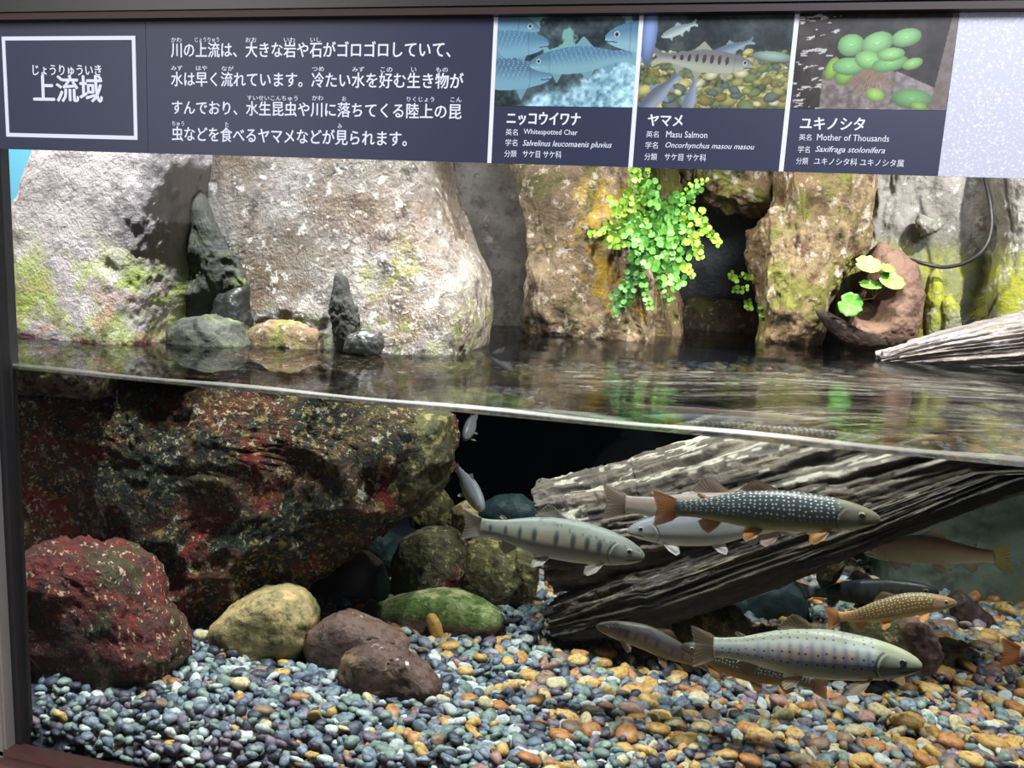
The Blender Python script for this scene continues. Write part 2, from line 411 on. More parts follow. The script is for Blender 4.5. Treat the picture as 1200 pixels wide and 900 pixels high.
g = nt.nodes.new('ShaderNodeNewGeometry')
bn = nd(nt, 'ShaderNodeBump', Strength=0.8, Distance=0.004); nt.links.new(noise_n(nt, g.outputs['Position'], 90, 5, 0.7), bn.inputs['Height']); nt.links.new(bn.outputs[0], b.inputs['Normal'])

# ================================================================== SETTING
def struct(o):
    o['kind'] = 'structure'; return o
struct(box('floor', (-1.9, 0.012, ZSILL-0.05), (1.7, 2.3, ZSILL-0.004), M_darkb))
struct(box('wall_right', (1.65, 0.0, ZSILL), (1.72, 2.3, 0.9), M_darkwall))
# tank back wall, in the same grey darkened for shaded rock
struct(box('wall_back', (-1.9, 2.2, ZSILL), (1.7, 2.3, 0.9), M_rockD))
struct(box('wall_left', (-1.95, 0.02, ZSILL), (-1.9, 2.3, 0.0), M_darkwall))
struct(box('window_1', (XLEFT-0.004, -0.008, ZSILL), (1.3, -0.002, 0.24), M_glass))
# stainless post, dark seal, header and sill of the window frame
struct(box('trim_1', (XLEFT-0.20, -0.030, -0.85), (XLEFT-0.010, 0.02, 0.30), M_steel, bevel=0.003))
struct(box('trim_2', (XLEFT-0.0095, -0.014, ZSILL-0.02), (XLEFT+0.000, 0.01, 0.24), M_gasket))
struct(box('trim_3', (-1.2, -0.016, ZTOP+0.0056), (1.5, -0.004, 0.42), M_darksteel, bevel=0.003))
struct(box('trim_4', (-1.2, -0.020, ZTOP-0.0006), (1.5, -0.0095, ZTOP+0.0055), M_brown))
struct(box('trim_5', (XLEFT-0.02, -0.16, ZSILL-0.05), (1.3, -0.0085, ZSILL-0.006), M_sill, bevel=0.004))
struct(box('trim_6', (XLEFT-0.02, -0.03, ZSILL-0.006), (1.3, -0.0085, ZSILL+0.004), M_sill, bevel=0.002))

# ================================================================== WATER
nx, ny = 420, 320
gx = np.linspace(-1.89, 1.64, nx); gy = np.linspace(0.0, 2.19, ny)
X, Yg = np.meshgrid(gx, gy, indexing='ij')
P = np.stack([X.ravel()*7, Yg.ravel()*17, np.zeros(X.size)], 1)
amp = np.clip((X.ravel()+0.65)/0.7, 0.08, 1)*np.clip(Yg.ravel()/0.03, 0, 1)
Z = ZW+0.0012*amp*fbm(P, 3, 0.35)
V = np.stack([X.ravel(), Yg.ravel(), Z], 1)
water = mesh('water', V, gridF(nx, ny), M_water, loc=(0, 1.1, ZW))
tag(water, 'clear rippled water filling the tank up to the line on the glass', 'water', kind='stuff')
M_wfront, nt, b = newmat('water_against_glass')
nt.nodes.remove(b); out = nt.nodes['Material Output']
rf = nt.nodes.new('ShaderNodeBsdfRefraction'); rf.inputs['IOR'].default_value = NW; rf.inputs['Roughness'].default_value = 0.0; rf.inputs[0].default_value = (0.97, 1.0, 0.99, 1)
nt.links.new(rf.outputs[0], out.inputs[0])
F_ = [[0, 1, 2, 3]]
mesh('water_front', np.array([(XLEFT, 0.0, ZSILL-0.04), (1.64, 0.0, ZSILL-0.04), (1.64, 0.0, ZW), (XLEFT, 0.0, ZW)])-np.array([0, 1.1, ZW]), F_, M_wfront, parent=water, smooth=False)
# thin curved lip of water at the glass, its grey standing for refracted light
n = 200; xs = np.linspace(XLEFT, 1.3, n); prof = [(0.0006, 0.0075), (0.0012, 0.0045), (0.0025, 0.0022), (0.0045, 0.0008), (0.007, 0.0001), (0.007, -0.0004), (0.0006, -0.0006)]
V = np.array([[x, p[0], ZW+p[1]*(0.8+0.35*(x-XLEFT))*(1+0.15*math.sin(x*23))] for x in xs for p in prof])
mesh('meniscus', V-np.array([0, 1.1, ZW]), gridF(n, len(prof), True), M_menis, parent=water)

# ================================================================== PAINTED BACKDROP (left)
nxb, nzb = 40, 60
V = []; C = []
for i in range(nxb):
    for j in range(nzb):
        x = -1.88+0.75*i/(nxb-1); z = -0.25+0.75*j/(nzb-1)
        V.append((x, 1.1-0.25*math.sin(i/(nxb-1)*1.2), z))
        t = (z+0.25)/0.75
        hill = -0.135+0.02*math.sin(x*13)+0.012*math.sin(x*41)
        c = np.array(lin((150, 222, 240)))*(1-t)+np.array(lin((110, 205, 240)))*t
        if z < hill: c = np.array(lin((110, 160, 90)))
        C.append(c)
bd = mesh('painted_backdrop', np.array(V), gridF(nxb, nzb), attr_mat('sky_paint', 0.8, 0.2), loc=(-1.5, 1.0, -0.25), colors=np.array(C))
sm = bd.modifiers.new('thick', 'SOLIDIFY'); sm.thickness = 0.01; sm.offset = 0
tag(bd, 'pale cyan painted sky backdrop with a green hill, left of the pale rock', 'backdrop')

# ================================================================== ROCKS ABOVE THE WATER
yA = 0.27
rock('boulder', [(46, 440), (54, 330), (62, 250), (80, 190), (100, 120), (214, 100), (230, 180), (222, 240), (216, 300), (214, 360), (212, 420), (210, 446)],
     0.38, 0.12, M_rockA, 'pale lilac-grey boulder with green algae band at the far left above the water', 'rock', lvl=7, ctr=(130, 310), e=0.28, e2=0.42, amp=0.010, ns=9, lean=0.08, seed=1, fine=0.004)
rock('boulder', [(282, 440), (288, 380), (290, 330), (268, 285), (246, 240), (231, 200), (228, 110), (496, 105), (512, 195), (525, 240), (545, 290), (564, 325), (570, 370), (562, 410), (550, 440)],
     0.58, 0.17, M_rockB, 'big wet speckled grey-brown boulder in the middle left above the water', 'rock', lvl=7, ctr=(400, 300), e=0.50, e2=0.5, amp=0.018, ns=8, lean=0.12, seed=2, fine=0.005)
rock('rock_pillar', [(228, 196), (236, 225), (250, 262), (276, 300), (292, 335), (284, 372), (262, 392), (222, 390), (222, 310), (224, 240)],
     0.41, 0.03, M_rockC, 'dark green-grey pillar of rock wedged in the crevice between two pale boulders', 'rock', lvl=6, ctr=(246, 320), amp=0.018, ns=16, e=0.95, seed=3, facet=0.5, ridged=0.7)
rock('stone', [(204, 425), (206, 385), (222, 372), (255, 368), (280, 380), (292, 405), (288, 425)],
     0.36, 0.05, M_rockC, 'low mossy grey stone at the water line at the foot of the crevice', 'rock', lvl=5, amp=0.008, ns=22, seed=4)
rock('stone', [(258, 345), (288, 335), (292, 380), (288, 412), (262, 412), (250, 375)],
     0.39, 0.03, M_black, 'narrow black stone in shadow in the crevice, right side', 'rock', lvl=5, amp=0.006, ns=22, seed=5)
rock('stone', [(290, 420), (292, 385), (320, 372), (352, 375), (378, 388), (384, 420)],
     0.41, 0.04, M_rockF, 'dark olive stone at the water line under the speckled boulder', 'rock', lvl=5, amp=0.008, ns=22, seed=6)
rock('stone', [(390, 345), (394, 322), (406, 325), (413, 350), (420, 378), (425, 412), (398, 415), (390, 380)],
     0.40, 0.020, M_crevshade, 'flat black rock standing in for the shadowed crevice in the speckled boulder', 'rock', lvl=6, amp=0.014, ns=30, e=0.9, seed=7, facet=0.6, ridged=0.7)  # black shape and colour stand for the shadow of a crevice
rock('stone', [(404, 412), (410, 392), (428, 386), (444, 390), (448, 402), (444, 416)],
     0.37, 0.025, M_black, 'small rounded black stone at the water line by the speckled boulder', 'rock', lvl=5, amp=0.003, ns=26, seed=8)

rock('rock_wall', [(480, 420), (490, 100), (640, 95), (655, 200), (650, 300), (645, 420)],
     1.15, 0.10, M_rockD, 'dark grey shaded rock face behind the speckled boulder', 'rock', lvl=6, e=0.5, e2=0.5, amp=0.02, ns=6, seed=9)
rock('boulder', [(624, 420), (622, 330), (624, 260), (606, 195), (570, 130), (720, 100), (745, 190), (752, 250), (760, 320), (764, 420)],
     1.05, 0.13, M_rockE, 'yellow streaked tan rock face left of the hanging fern', 'rock', lvl=7, ctr=(672, 290), e=0.42, e2=0.45, amp=0.05, ns=7, lean=0.10, fine=0.007, ridged=0.7, stretch=(1.3, 1, .7), seed=10)
rock('boulder', [(700, 420), (702, 330), (712, 250), (700, 120), (790, 110), (795, 220), (790, 300), (800, 420)],
     1.18, 0.10, M_rockF, 'brown mossy rock the fern hangs on', 'rock', lvl=7, ctr=(748, 300), e=0.42, e2=0.45, amp=0.05, ns=8, fine=0.007, ridged=0.7, seed=11)
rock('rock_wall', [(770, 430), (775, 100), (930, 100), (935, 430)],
     1.50, 0.08, M_black, 'recess of rock behind the fern, blackened for the shadow in it', 'rock', lvl=6, e=0.45, e2=0.5, amp=0.02, ns=6, seed=12)  # cast shadow in the recess put into its black colour
rock('boulder', [(775, 405), (780, 362), (810, 348), (850, 352), (890, 360), (910, 375), (915, 405)],
     1.40, 0.06, M_rockF, 'low mossy ledge at the back water line below the recess', 'rock', lvl=5, amp=0.02, ns=11, seed=13)
rock('boulder', [(780, 140), (940, 130), (945, 240), (915, 256), (870, 246), (835, 236), (800, 222)],
     1.28, 0.10, M_rockI, 'brown overhanging rock above the recess', 'rock', lvl=6, e=0.5, amp=0.06, ridged=0.7, fine=0.008, ns=9, seed=14)
rock('boulder', [(885, 410), (892, 380), (888, 330), (884, 280), (910, 235), (900, 130), (1010, 120), (1020, 220), (1015, 290), (985, 330), (965, 365), (960, 410)],
     1.22, 0.12, M_rockI, 'ochre and brown rock between the recess and the stump', 'rock', lvl=7, ctr=(950, 290), e=0.5, e2=0.5, amp=0.06, ns=8, fine=0.008, ridged=0.75, stretch=(1.3, 1, .7), seed=15)
rock('cliff', [(985, 430), (975, 340), (1000, 260), (1000, 110), (1330, 90), (1340, 440)],
     1.42, 0.12, M_rockJ, 'broad grey cliff with yellow-green algae at the right', 'rock', lvl=7, e=0.45, e2=0.45, amp=0.06, ns=6, seed=16, fine=0.008, ridged=0.75, stretch=(1.5, 1, .7))
rock('rock_rib', [(1160, 410), (1163, 330), (1172, 270), (1168, 200), (1176, 120), (1290, 110), (1290, 420)],
     1.20, 0.07, M_rockJ, 'furrowed grey rock rib with algae at the right edge', 'rock', lvl=6, amp=0.03, ns=10, seed=17)
rock('stone', [(1072, 262), (1076, 250), (1092, 256), (1108, 262), (1098, 272), (1082, 278)],
     1.25, 0.02, M_rockJ, 'small angular stone stuck out of the grey cliff', 'rock', lvl=4, amp=0.006, ns=30, seed=18)
rock('stone', [(1084, 400), (1083, 345), (1090, 322), (1100, 315), (1104, 350), (1106, 400)],
     1.18, 0.03, M_rockJ, 'narrow grey block beside the stump', 'rock', lvl=5, amp=0.01, ns=22, seed=19, facet=0.6)
rock('stone', [(1102, 400), (1102, 352), (1112, 345), (1122, 360), (1128, 400)],
     1.16, 0.03, M_rockJ, 'squat grey block between the stump and the cliff', 'rock', lvl=5, amp=0.01, ns=22, seed=20, facet=0.6)
# hollow stump
rock('stump', [(990, 400), (1000, 372), (1016, 335), (1018, 300), (1030, 284), (1052, 292), (1072, 310), (1082, 340), (1080, 372), (1072, 400), (1045, 410), (1010, 408)],
     1.16, 0.075, M_stump, 'hollow brown wood stump with a dark hole at the right of the water', 'stump', lvl=7, ctr=(1042, 358), amp=0.010, ns=13, seed=21, pits=[(1022, 366, 0.030, 0.12), (1034, 345, 0.026, 0.10)], Tb=0.15)
o = rock('wood_shard', [(955, 366), (959, 360), (980, 370), (1005, 385), (1030, 396), (1046, 404), (1020, 408), (990, 402), (972, 388)],
     1.06, 0.014, M_darkb, 'dark pointed shard of wood jutting left from the stump', 'wood', lvl=5, amp=0.003, ns=30, seed=22)

# ================================================================== ROCKS UNDER THE WATER
rock('encrusted_rock', [(-20, 436), (120, 432), (300, 448), (430, 462), (536, 480), (532, 515), (525, 555), (500, 590), (455, 612), (420, 640), (350, 690), (300, 722), (250, 738), (205, 738), (150, 700), (60, 690), (-20, 690)], 0.46, 0.14, M_crust, 'huge dark rock crusted red, brown and cream under the water at the left', 'rock', lvl=7, ctr=(220, 570), e=0.55, e2=0.5, amp=0.034, ns=12, seed=30, fine=0.009, zmax=ZW-0.006, ridged=0.75, uw=True)
rock('encrusted_rock', [(440, 520), (480, 478), (528, 484), (528, 540), (515, 575), (490, 600), (455, 600)], 0.42, 0.07, M_olive, 'olive brown corner rock below the water line right of the crusted rock', 'rock', lvl=6, amp=0.010, ns=16, seed=31, zmax=ZW-0.006, uw=True)
rock('encrusted_rock', [(15, 860), (18, 650), (60, 636), (130, 642), (160, 660), (185, 705), (205, 745), (210, 785), (180, 812), (120, 840), (60, 860)], 0.185, 0.085, M_redcrust, 'crimson algae covered rock sitting on the gravel at the bottom left', 'rock', lvl=6, ctr=(105, 745), e=0.5, e2=0.55, amp=0.026, ns=14, seed=32, fine=0.007, ridged=0.7, uw=True)
def on_floor(name, poly, mat, label, T, **kw):
    bx, by = max(poly, key=lambda p: p[1])
    Y = y_floor(bx, by-4)+T*0.75
    return rock(name, poly, Y, T, mat, label, 'rock', uw=True, **kw)
on_floor('stone', [(250, 748), (252, 728), (275, 708), (305, 692), (330, 686), (352, 694), (370, 718), (368, 748), (352, 768), (318, 776), (275, 770)], M_tan,
         'rounded tan stone on the gravel under the crusted rock', 0.055, lvl=6, amp=0.009, ns=18, e=0.5, seed=33, fine=0.002, ridged=0.6)
on_floor('stone', [(358, 760), (360, 740), (385, 722), (402, 716), (435, 728), (462, 742), (476, 757), (470, 772), (440, 778), (400, 788), (372, 786)], M_redstone,
         'flat reddish-brown stone with a white scratch beside the tan stone', 0.045, lvl=6, amp=0.012, ns=18, e=0.5, seed=34, facet=0.6, fine=0.0015)
on_floor('stone', [(395, 790), (405, 762), (440, 755), (472, 762), (500, 785), (516, 806), (500, 820), (478, 826), (440, 816), (405, 806)], M_redstone,
         'angular reddish-brown stone in front of the flat one', 0.035, lvl=6, amp=0.011, ns=20, e=0.5, seed=35, facet=0.6, fine=0.0015)
on_floor('slab', [(418, 722), (425, 710), (465, 700), (510, 692), (535, 693), (565, 706), (590, 722), (592, 734), (575, 744), (540, 742), (500, 746), (450, 740), (425, 736)], M_slab,
         'flat green mossy slab lying on the gravel', 0.05, lvl=6, amp=0.004, ns=24, e=0.6, seed=36, fine=0.0015)
on_floor('boulder', [(462, 690), (460, 655), (472, 630), (500, 618), (530, 620), (548, 640), (548, 670), (535, 700), (500, 712), (470, 706)], M_olivered,
         'round olive boulder with red algae behind the mossy slab', 0.06, lvl=6, amp=0.005, ns=20, seed=37, fine=0.003)
on_floor('boulder', [(530, 660), (535, 640), (558, 630), (590, 634), (615, 652), (628, 680), (622, 705), (595, 714), (560, 700), (538, 690)], M_olive,
         'rough olive boulder under the striped fish', 0.06, lvl=6, amp=0.006, ns=20, seed=38, fine=0.004)
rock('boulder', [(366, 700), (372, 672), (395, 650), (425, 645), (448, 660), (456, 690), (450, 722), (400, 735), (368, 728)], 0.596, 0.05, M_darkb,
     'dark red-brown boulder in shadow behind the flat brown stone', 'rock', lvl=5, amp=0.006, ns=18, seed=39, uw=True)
rock('boulder', [(482, 615), (480, 590), (495, 574), (515, 572), (530, 590), (530, 615), (505, 625)], 0.781, 0.04, M_olive,
     'small olive boulder on top of the pile below the corner rock', 'rock', lvl=5, amp=0.005, ns=22, seed=40, uw=True)
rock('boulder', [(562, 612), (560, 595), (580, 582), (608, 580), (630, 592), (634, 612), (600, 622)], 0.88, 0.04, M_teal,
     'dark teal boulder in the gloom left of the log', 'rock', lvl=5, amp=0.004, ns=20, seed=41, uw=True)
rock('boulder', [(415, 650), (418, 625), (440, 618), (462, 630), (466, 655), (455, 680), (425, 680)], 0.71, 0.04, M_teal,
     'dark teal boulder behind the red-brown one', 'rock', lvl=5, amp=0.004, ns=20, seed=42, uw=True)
rock('boulder', [(440, 612), (444, 602), (452, 604), (456, 618), (450, 630), (440, 626)], 0.653, 0.012, M_teal,
     'small grey-teal stone under the crusted rock edge', 'rock', lvl=4, amp=0.002, ns=20, seed=43, uw=True)
rock('boulder', [(440, 668), (448, 660), (454, 680), (454, 705), (444, 710), (438, 690)], 0.525, 0.014, M_teal,
     'narrow blue-grey stone between the dark and the olive boulders', 'rock', lvl=4, amp=0.002, ns=20, seed=44, uw=True)
rock('boulder', [(525, 612), (530, 594), (545, 588), (560, 598), (560, 622), (535, 624)], 0.71, 0.03, M_tan,
     'pale stone behind the tail of the striped fish', 'rock', lvl=5, amp=0.004, ns=22, seed=45, uw=True)
rock('boulder', [(604, 660), (606, 640), (622, 638), (632, 660), (630, 690), (622, 712), (616, 690)], 0.483, 0.02, M_olive,
     'yellow-green stone sliver against the end of the log', 'rock', lvl=5, amp=0.003, ns=24, seed=46, uw=True)
rock('boulder', [(790, 750), (788, 728), (805, 712), (835, 706), (865, 714), (882, 735), (878, 755), (830, 762)], 0.568, 0.05, M_olive,
     'pale olive boulder behind the tail of the big silver trout', 'rock', lvl=5, amp=0.006, ns=20, seed=47, uw=True)
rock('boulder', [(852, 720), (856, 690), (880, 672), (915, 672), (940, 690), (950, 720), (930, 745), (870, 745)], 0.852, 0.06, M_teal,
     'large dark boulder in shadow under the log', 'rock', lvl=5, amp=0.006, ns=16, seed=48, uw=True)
rock('boulder', [(957, 680), (958, 650), (968, 640), (984, 642), (990, 662), (978, 682), (962, 690)], 0.795, 0.02, M_olive,
     'upright olive stone below the snout of the spotted char', 'rock', lvl=5, amp=0.005, ns=24, seed=49, uw=True)
rock('boulder', [(930, 660), (938, 650), (956, 650), (958, 668), (940, 674)], 0.88, 0.02, M_teal,
     'pale blue stone behind the upright olive stone', 'rock', lvl=4, amp=0.003, ns=24, seed=50, uw=True)
rock('boulder', [(985, 745), (988, 722), (1015, 712), (1050, 712), (1072, 728), (1082, 760), (1060, 780), (1010, 775)], 0.511, 0.035, M_olive,
     'rough dark stone above the head of the big silver trout', 'rock', lvl=5, amp=0.006, ns=22, seed=51, uw=True)
rock('stone', [(1052, 735), (1062, 725), (1085, 728), (1098, 745), (1104, 768), (1095, 788), (1078, 790), (1070, 768)], 0.383, 0.022, M_redstone,
     'upright brown flaky stone in front of the head of the big silver trout', 'rock', lvl=5, amp=0.005, ns=24, seed=52, facet=0.5, uw=True)
rock('boulder', [(1010, 760), (1015, 660), (1030, 600), (1060, 560), (1330, 520), (1330, 760), (1200, 750), (1120, 745), (1060, 760)], 1.25, 0.13, M_greywall,
     'grey-green sunken rock wall at the right behind the fish', 'rock', lvl=6, ctr=(1170, 660), e=0.5, e2=0.5, amp=0.02, ns=8, seed=53, zmax=ZW-0.006, uw=True)
rock('boulder', [(1120, 742), (1108, 700), (1125, 690), (1160, 720), (1180, 750), (1150, 760)], 0.966, 0.025, M_darkb,
     'dark slanting stone at the foot of the sunken right wall', 'rock', lvl=5, amp=0.006, ns=18, seed=54, uw=True)
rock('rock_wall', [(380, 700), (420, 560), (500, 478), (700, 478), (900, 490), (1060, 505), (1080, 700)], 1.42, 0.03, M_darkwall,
     'back of the tank under the water, coloured blue-black for its deep shade', 'rock', lvl=5, e=0.5, amp=0.01, ns=5, seed=55, zmax=ZW-0.006, uw=True)

# ================================================================== LOG AND DRIFTWOOD
def log(name, ax, radii, mat, label, cat, n=520, m=220, groove=0.010, k=5.0, seed=0, zmax=None, flat=1.0, pal=None, endrag=0.02, lit=None):
    A = np.array(ax, float); t = np.linspace(0, 1, n)
    tt = np.linspace(0, 1, len(A)); C = np.stack([np.interp(t, tt, A[:, i]) for i in range(3)], 1)
    R = np.interp(t, np.linspace(0, 1, len(radii)), radii)
    T = np.gradient(C, axis=0); T /= np.linalg.norm(T, axis=1)[:, None]
    L = np.linalg.norm(A[-1]-A[0]); s = t*L
    Av = np.cross(T, [0, 0, 1.0]); Av /= np.linalg.norm(Av, axis=1)[:, None]; B = np.cross(Av, T)
    th = np.linspace(0, 2*np.pi, m, endpoint=False)
    TH, S = np.meshgrid(th, s); 
    Rr = R[:, None]*np.ones_like(TH)
    q = np.stack([np.cos(TH).ravel()*k, np.sin(TH).ravel()*k, S.ravel()*6+seed], 1)
    g1 = fbm(q+seed, 4, 0.6, True); g2 = fbm(q*np.array([4, 4, 2.0])+seed*3, 4, 0.6)
    plates = np.round(fbm(q*np.array([1.3, 1.3, 0.6])+seed*5, 2)*4)/4
    disp = (groove*(g1-0.2)+groove*0.5*g2+groove*0.9*plates).reshape(TH.shape)
    rad = Rr+disp
    # ragged end
    rag = endrag*fbm(np.stack([np.cos(TH[0])*3, np.sin(TH[0])*3, np.full(m, seed)], 1), 3)
    V = C[:, None]+rad[..., None]*(np.cos(TH)[..., None]*Av[:, None]+flat*np.sin(TH)[..., None]*B[:, None])
    fade = np.exp(-s/0.05)[:, None]; V = V-T[:, None]*(fade*rag[None])[..., None]
    V = V.reshape(-1, 3)
    if zmax is not None: V[:, 2] = np.where(V[:, 2] > zmax, zmax+0.018*np.tanh((V[:, 2]-zmax)/0.06), V[:, 2])
    c0, c1, c2, c3 = [np.array(lin(c)) for c in pal]
    f = np.clip((g1-0.0)/0.5, 0, 1)[:, None]; col = c0*(1-f)+c1*f
    pt = fbm(q*np.array([1.2, 1.2, 1.0])+40, 4, 0.6); f = np.clip((pt-0.12)/0.15, 0, 1)[:, None]; col = col*(1-f)+c2*f
    f = np.clip((fbm(q*np.array([2.2, 2.2, 2.5])+90, 4, 0.65)-0.22)/0.06, 0, 1)[:, None]
    up = np.clip(np.sin(TH).ravel()*1.2+0.25, 0, 1)[:, None]      # pale bark flakes are left on the upper side
    col = col*(1-f*up)+c3*f*up
    ce = V[:m].mean(0); ce2 = V[-m:].mean(0)
    V = np.concatenate([V, [ce+T[0]*0.03], [ce2]]); col = np.concatenate([col, [c0], [c0]])
    F = gridF(n, m, True); i = np.arange(m)
    F3 = [[int(a), int((a+1) % m), n*m] for a in i]+[[int((n-1)*m+(a+1) % m), int((n-1)*m+a), n*m+1] for a in i]
    Fl = [list(map(int, f)) for f in F]+F3
    o = mesh(name, V, Fl, mat, None, True, (C[n//2][0], C[n//2][1], V[:, 2].min()), colors=col)
    return tag(o, label, cat)
PALW = [(26, 22, 20), (92, 84, 76), (122, 112, 98), (214, 210, 194)]
log('fallen_log', [atw(640, 628, 0.56), atw(760, 612, 0.56), atw(960, 560, 0.58), atw(1260, 470, 0.64)], [0.082, 0.092, 0.097, 0.10, 0.10], M_wood,
    'massive rotten dark log with pale cracked bark lying under the water behind the fish', 'log', seed=3, zmax=-0.240, pal=PALW, groove=0.012, k=6.5)
log('log_branch', [atw(650, 730, 0.50), atw(760, 700, 0.48), atw(960, 630, 0.50), atw(1240, 520, 0.56)], [0.030, 0.042, 0.040, 0.035, 0.03], M_wood,
    'lower limb running up to the right, coloured black for the shade under the rotten log', 'log', seed=9, zmax=-0.26, pal=[(13, 11, 10), (34, 28, 22), (50, 42, 30), (110, 104, 86)], groove=0.010, k=5.0)  # near-black palette puts the log's underside shade into the colour
log('driftwood', [at(1030, 424, 0.90), at(1110, 412, 0.92), at(1200, 402, 0.95), at(1320, 380, 1.0)], [0.012, 0.035, 0.055, 0.075], M_wood,
    'grey weathered driftwood with long splintered grain rising from the water at the right', 'driftwood', seed=5, pal=[(58, 50, 48), (108, 100, 97), (118, 110, 100), (146, 140, 144)], groove=0.009, k=9.0, n=360)

# cable on the cliff
pts = [(1152, 150), (1153, 205), (1160, 235), (1163, 262), (1158, 285), (1146, 300), (1128, 310), (1105, 314), (1082, 309), (1066, 304), (1050, 302), (1042, 306)]
pts = np.array([at(x, y, 1.12+0.02*math.sin(i)) for i, (x, y) in enumerate(pts)])
tt = np.linspace(0, len(pts)-1, 80); sm_ = np.stack([np.interp(tt, np.arange(len(pts)), pts[:, i]) for i in range(3)], 1)
for _ in range(6): sm_[1:-1] = (sm_[:-2]+sm_[2:]+2*sm_[1:-1])/4
V, F = tube_mesh(sm_, 0.0042, 10)
tag(mesh('cable', V, F, plain('black_cable', (34, 33, 34), 0.5), loc=sm_[0]), 'dark flexible cable looping down the grey cliff at the right', 'cable')

# ================================================================== GRAVEL
def pebmat(name, c1, c2, c3=None, rough=0.45):
    m, nt, b = newmat(name)
    tc = nt.nodes.new('ShaderNodeTexCoord'); g = nt.nodes.new('ShaderNodeNewGeometry')
    rnd = nd(nt, 'ShaderNodeAttribute', attribute_name='tone')
    c = mixc(nt, rnd.outputs['Fac'], lin4(c1), lin4(c2))
    f = noise_n(nt, g.outputs['Position'], 160, 6, 0.7)
    c = mixc(nt, maprange(nt, f, 0.42, 0.66), c, lin4(c3 or c1))
    nt.links.new(c, b.inputs['Base Color']); b.inputs['Roughness'].default_value = rough; b.inputs['Specular IOR Level'].default_value = 0.4
    bn = nd(nt, 'ShaderNodeBump', Strength=0.5, Distance=0.002); nt.links.new(f, bn.inputs['Height']); nt.links.new(bn.outputs[0], b.inputs['Normal'])
    return m
PEB = [('blue-grey', pebmat('pebble_blue_grey', (92, 104, 120), (132, 146, 158), (70, 78, 90))),
       ('dark slate', pebmat('pebble_dark_slate', (46, 50, 64), (72, 76, 90), (38, 40, 48))),
       ('grey-green', pebmat('pebble_grey_green', (104, 122, 116), (140, 158, 150), (82, 96, 88))),
       ('pale grey', pebmat('pebble_pale_grey', (176, 184, 184), (206, 212, 206), (146, 152, 154))),
       ('purple-grey', pebmat('pebble_purple_grey', (96, 88, 104), (126, 112, 126), (76, 68, 82))),
       ('ochre yellow', pebmat('pebble_ochre', (186, 148, 82), (206, 176, 116), (136, 104, 58))),
       ('sandy cream', pebmat('pebble_cream', (190, 176, 138), (206, 196, 164), (148, 132, 96))),
       ('orange-brown', pebmat('pebble_orange', (166, 114, 66), (186, 138, 86), (122, 82, 52))),
       ('warm brown', pebmat('pebble_brown', (116, 94, 78), (146, 122, 98), (90, 72, 60))),
       ('dusky pink', pebmat('pebble_pink', (146, 108, 96), (162, 130, 120), (122, 88, 80)))]
def pebshape(lv, s):
    d, F = ico(lv); r = np.random.RandomState(s)
    n = 1+0.26*vnoise(d*1.3+s*3.1)+0.10*vnoise(d*2.7+s)
    V = np.sign(d)*np.abs(d)**0.92*n[:, None]
    return V, F
SH2 = [pebshape(2, s) for s in range(8)]; SH1 = [pebshape(1, s) for s in range(8)]
pr = np.random.RandomState(11)
def gz(x, y):
    return ZG+0.010*vnoise(np.array([[x*6, y*6, 3.3]]))[0]-0.058*math.exp(-max(0.0, y-0.004)/0.045)
peb = []   # (centre, radii, euler, colour, visible size)
def pick(x, y):
    t = min(max((x+0.60)/0.75, 0), 1)
    yel = 0.03+0.25*t*t+0.05*t
    if pr.rand() < yel: return pr.choice([5, 5, 6, 7, 8, 5, 8, 5, 7, 6, 9])
    return pr.choice([0, 1, 2, 3, 4], p=[0.30, 0.22, 0.24, 0.15, 0.09])
blocked = []   # keep the gravel out of the solid bases of the big stones
for nm in bpy.data.objects:
    if nm.type == 'MESH' and nm.get('category') == 'rock' and nm.location[2] < ZG+0.05:
        vs = np.array([v.co[:] for v in nm.data.vertices])[::7]+np.array(nm.location)
        low = vs[(vs[:, 2] > ZG-0.005) & (vs[:, 2] < ZG+0.03)]
        if len(low) > 4: blocked.append((low[:, 0].min(), low[:, 0].max(), low[:, 1].min(), low[:, 1].max()))
def inside(x, y):
    for a, b_, c, d in blocked:
        cx, cy, rx, ry = (a+b_)/2, (c+d)/2, (b_-a)/2*0.82, (d-c)/2*0.82
        if rx > 0.004 and ry > 0.004 and ((x-cx)/rx)**2+((y-cy)/ry)**2 < 1: return True
    return False
for layer, (st, dz) in enumerate([(0.0115, -0.007), (0.0125, 0.0)]):
    y = 0.010
    while y < 1.30:
        step = st*1.18*(1+0.65*y)
        x0 = -0.785-0.35*y; x1 = 1.0+0.6*y
        x = x0-0.25*0 
        while x < x1:
            px, py = x+pr.uniform(-.4, .4)*step, max(0.0075, y+pr.uniform(-.4, .4)*step)
            x += step
            u, v, zz = to_pxw((px, py, ZG))
            if u < -120 or u > 1480 or v < 655 or v > 960: continue
            if inside(px, py): continue
            c = pick(px, py)
            r = pr.uniform(0.0062, 0.0100)*(1+0.35*y)
            if c >= 5: r *= pr.uniform(0.95, 1.35)
            if layer and c >= 5 and pr.rand() < 0.15: r *= 1.2
            rad = (r*pr.uniform(1.0, 1.35), r*pr.uniform(0.8, 1.0), r*pr.uniform(0.48, 0.75))
            peb.append([(px, max(py, rad[0]*0.95), gz(px, py)+dz+pr.uniform(-.004, .004)), rad, (pr.normal(0, 0.42), pr.normal(0, 0.42), pr.uniform(0, 6.28)), c])
        y += step*0.85
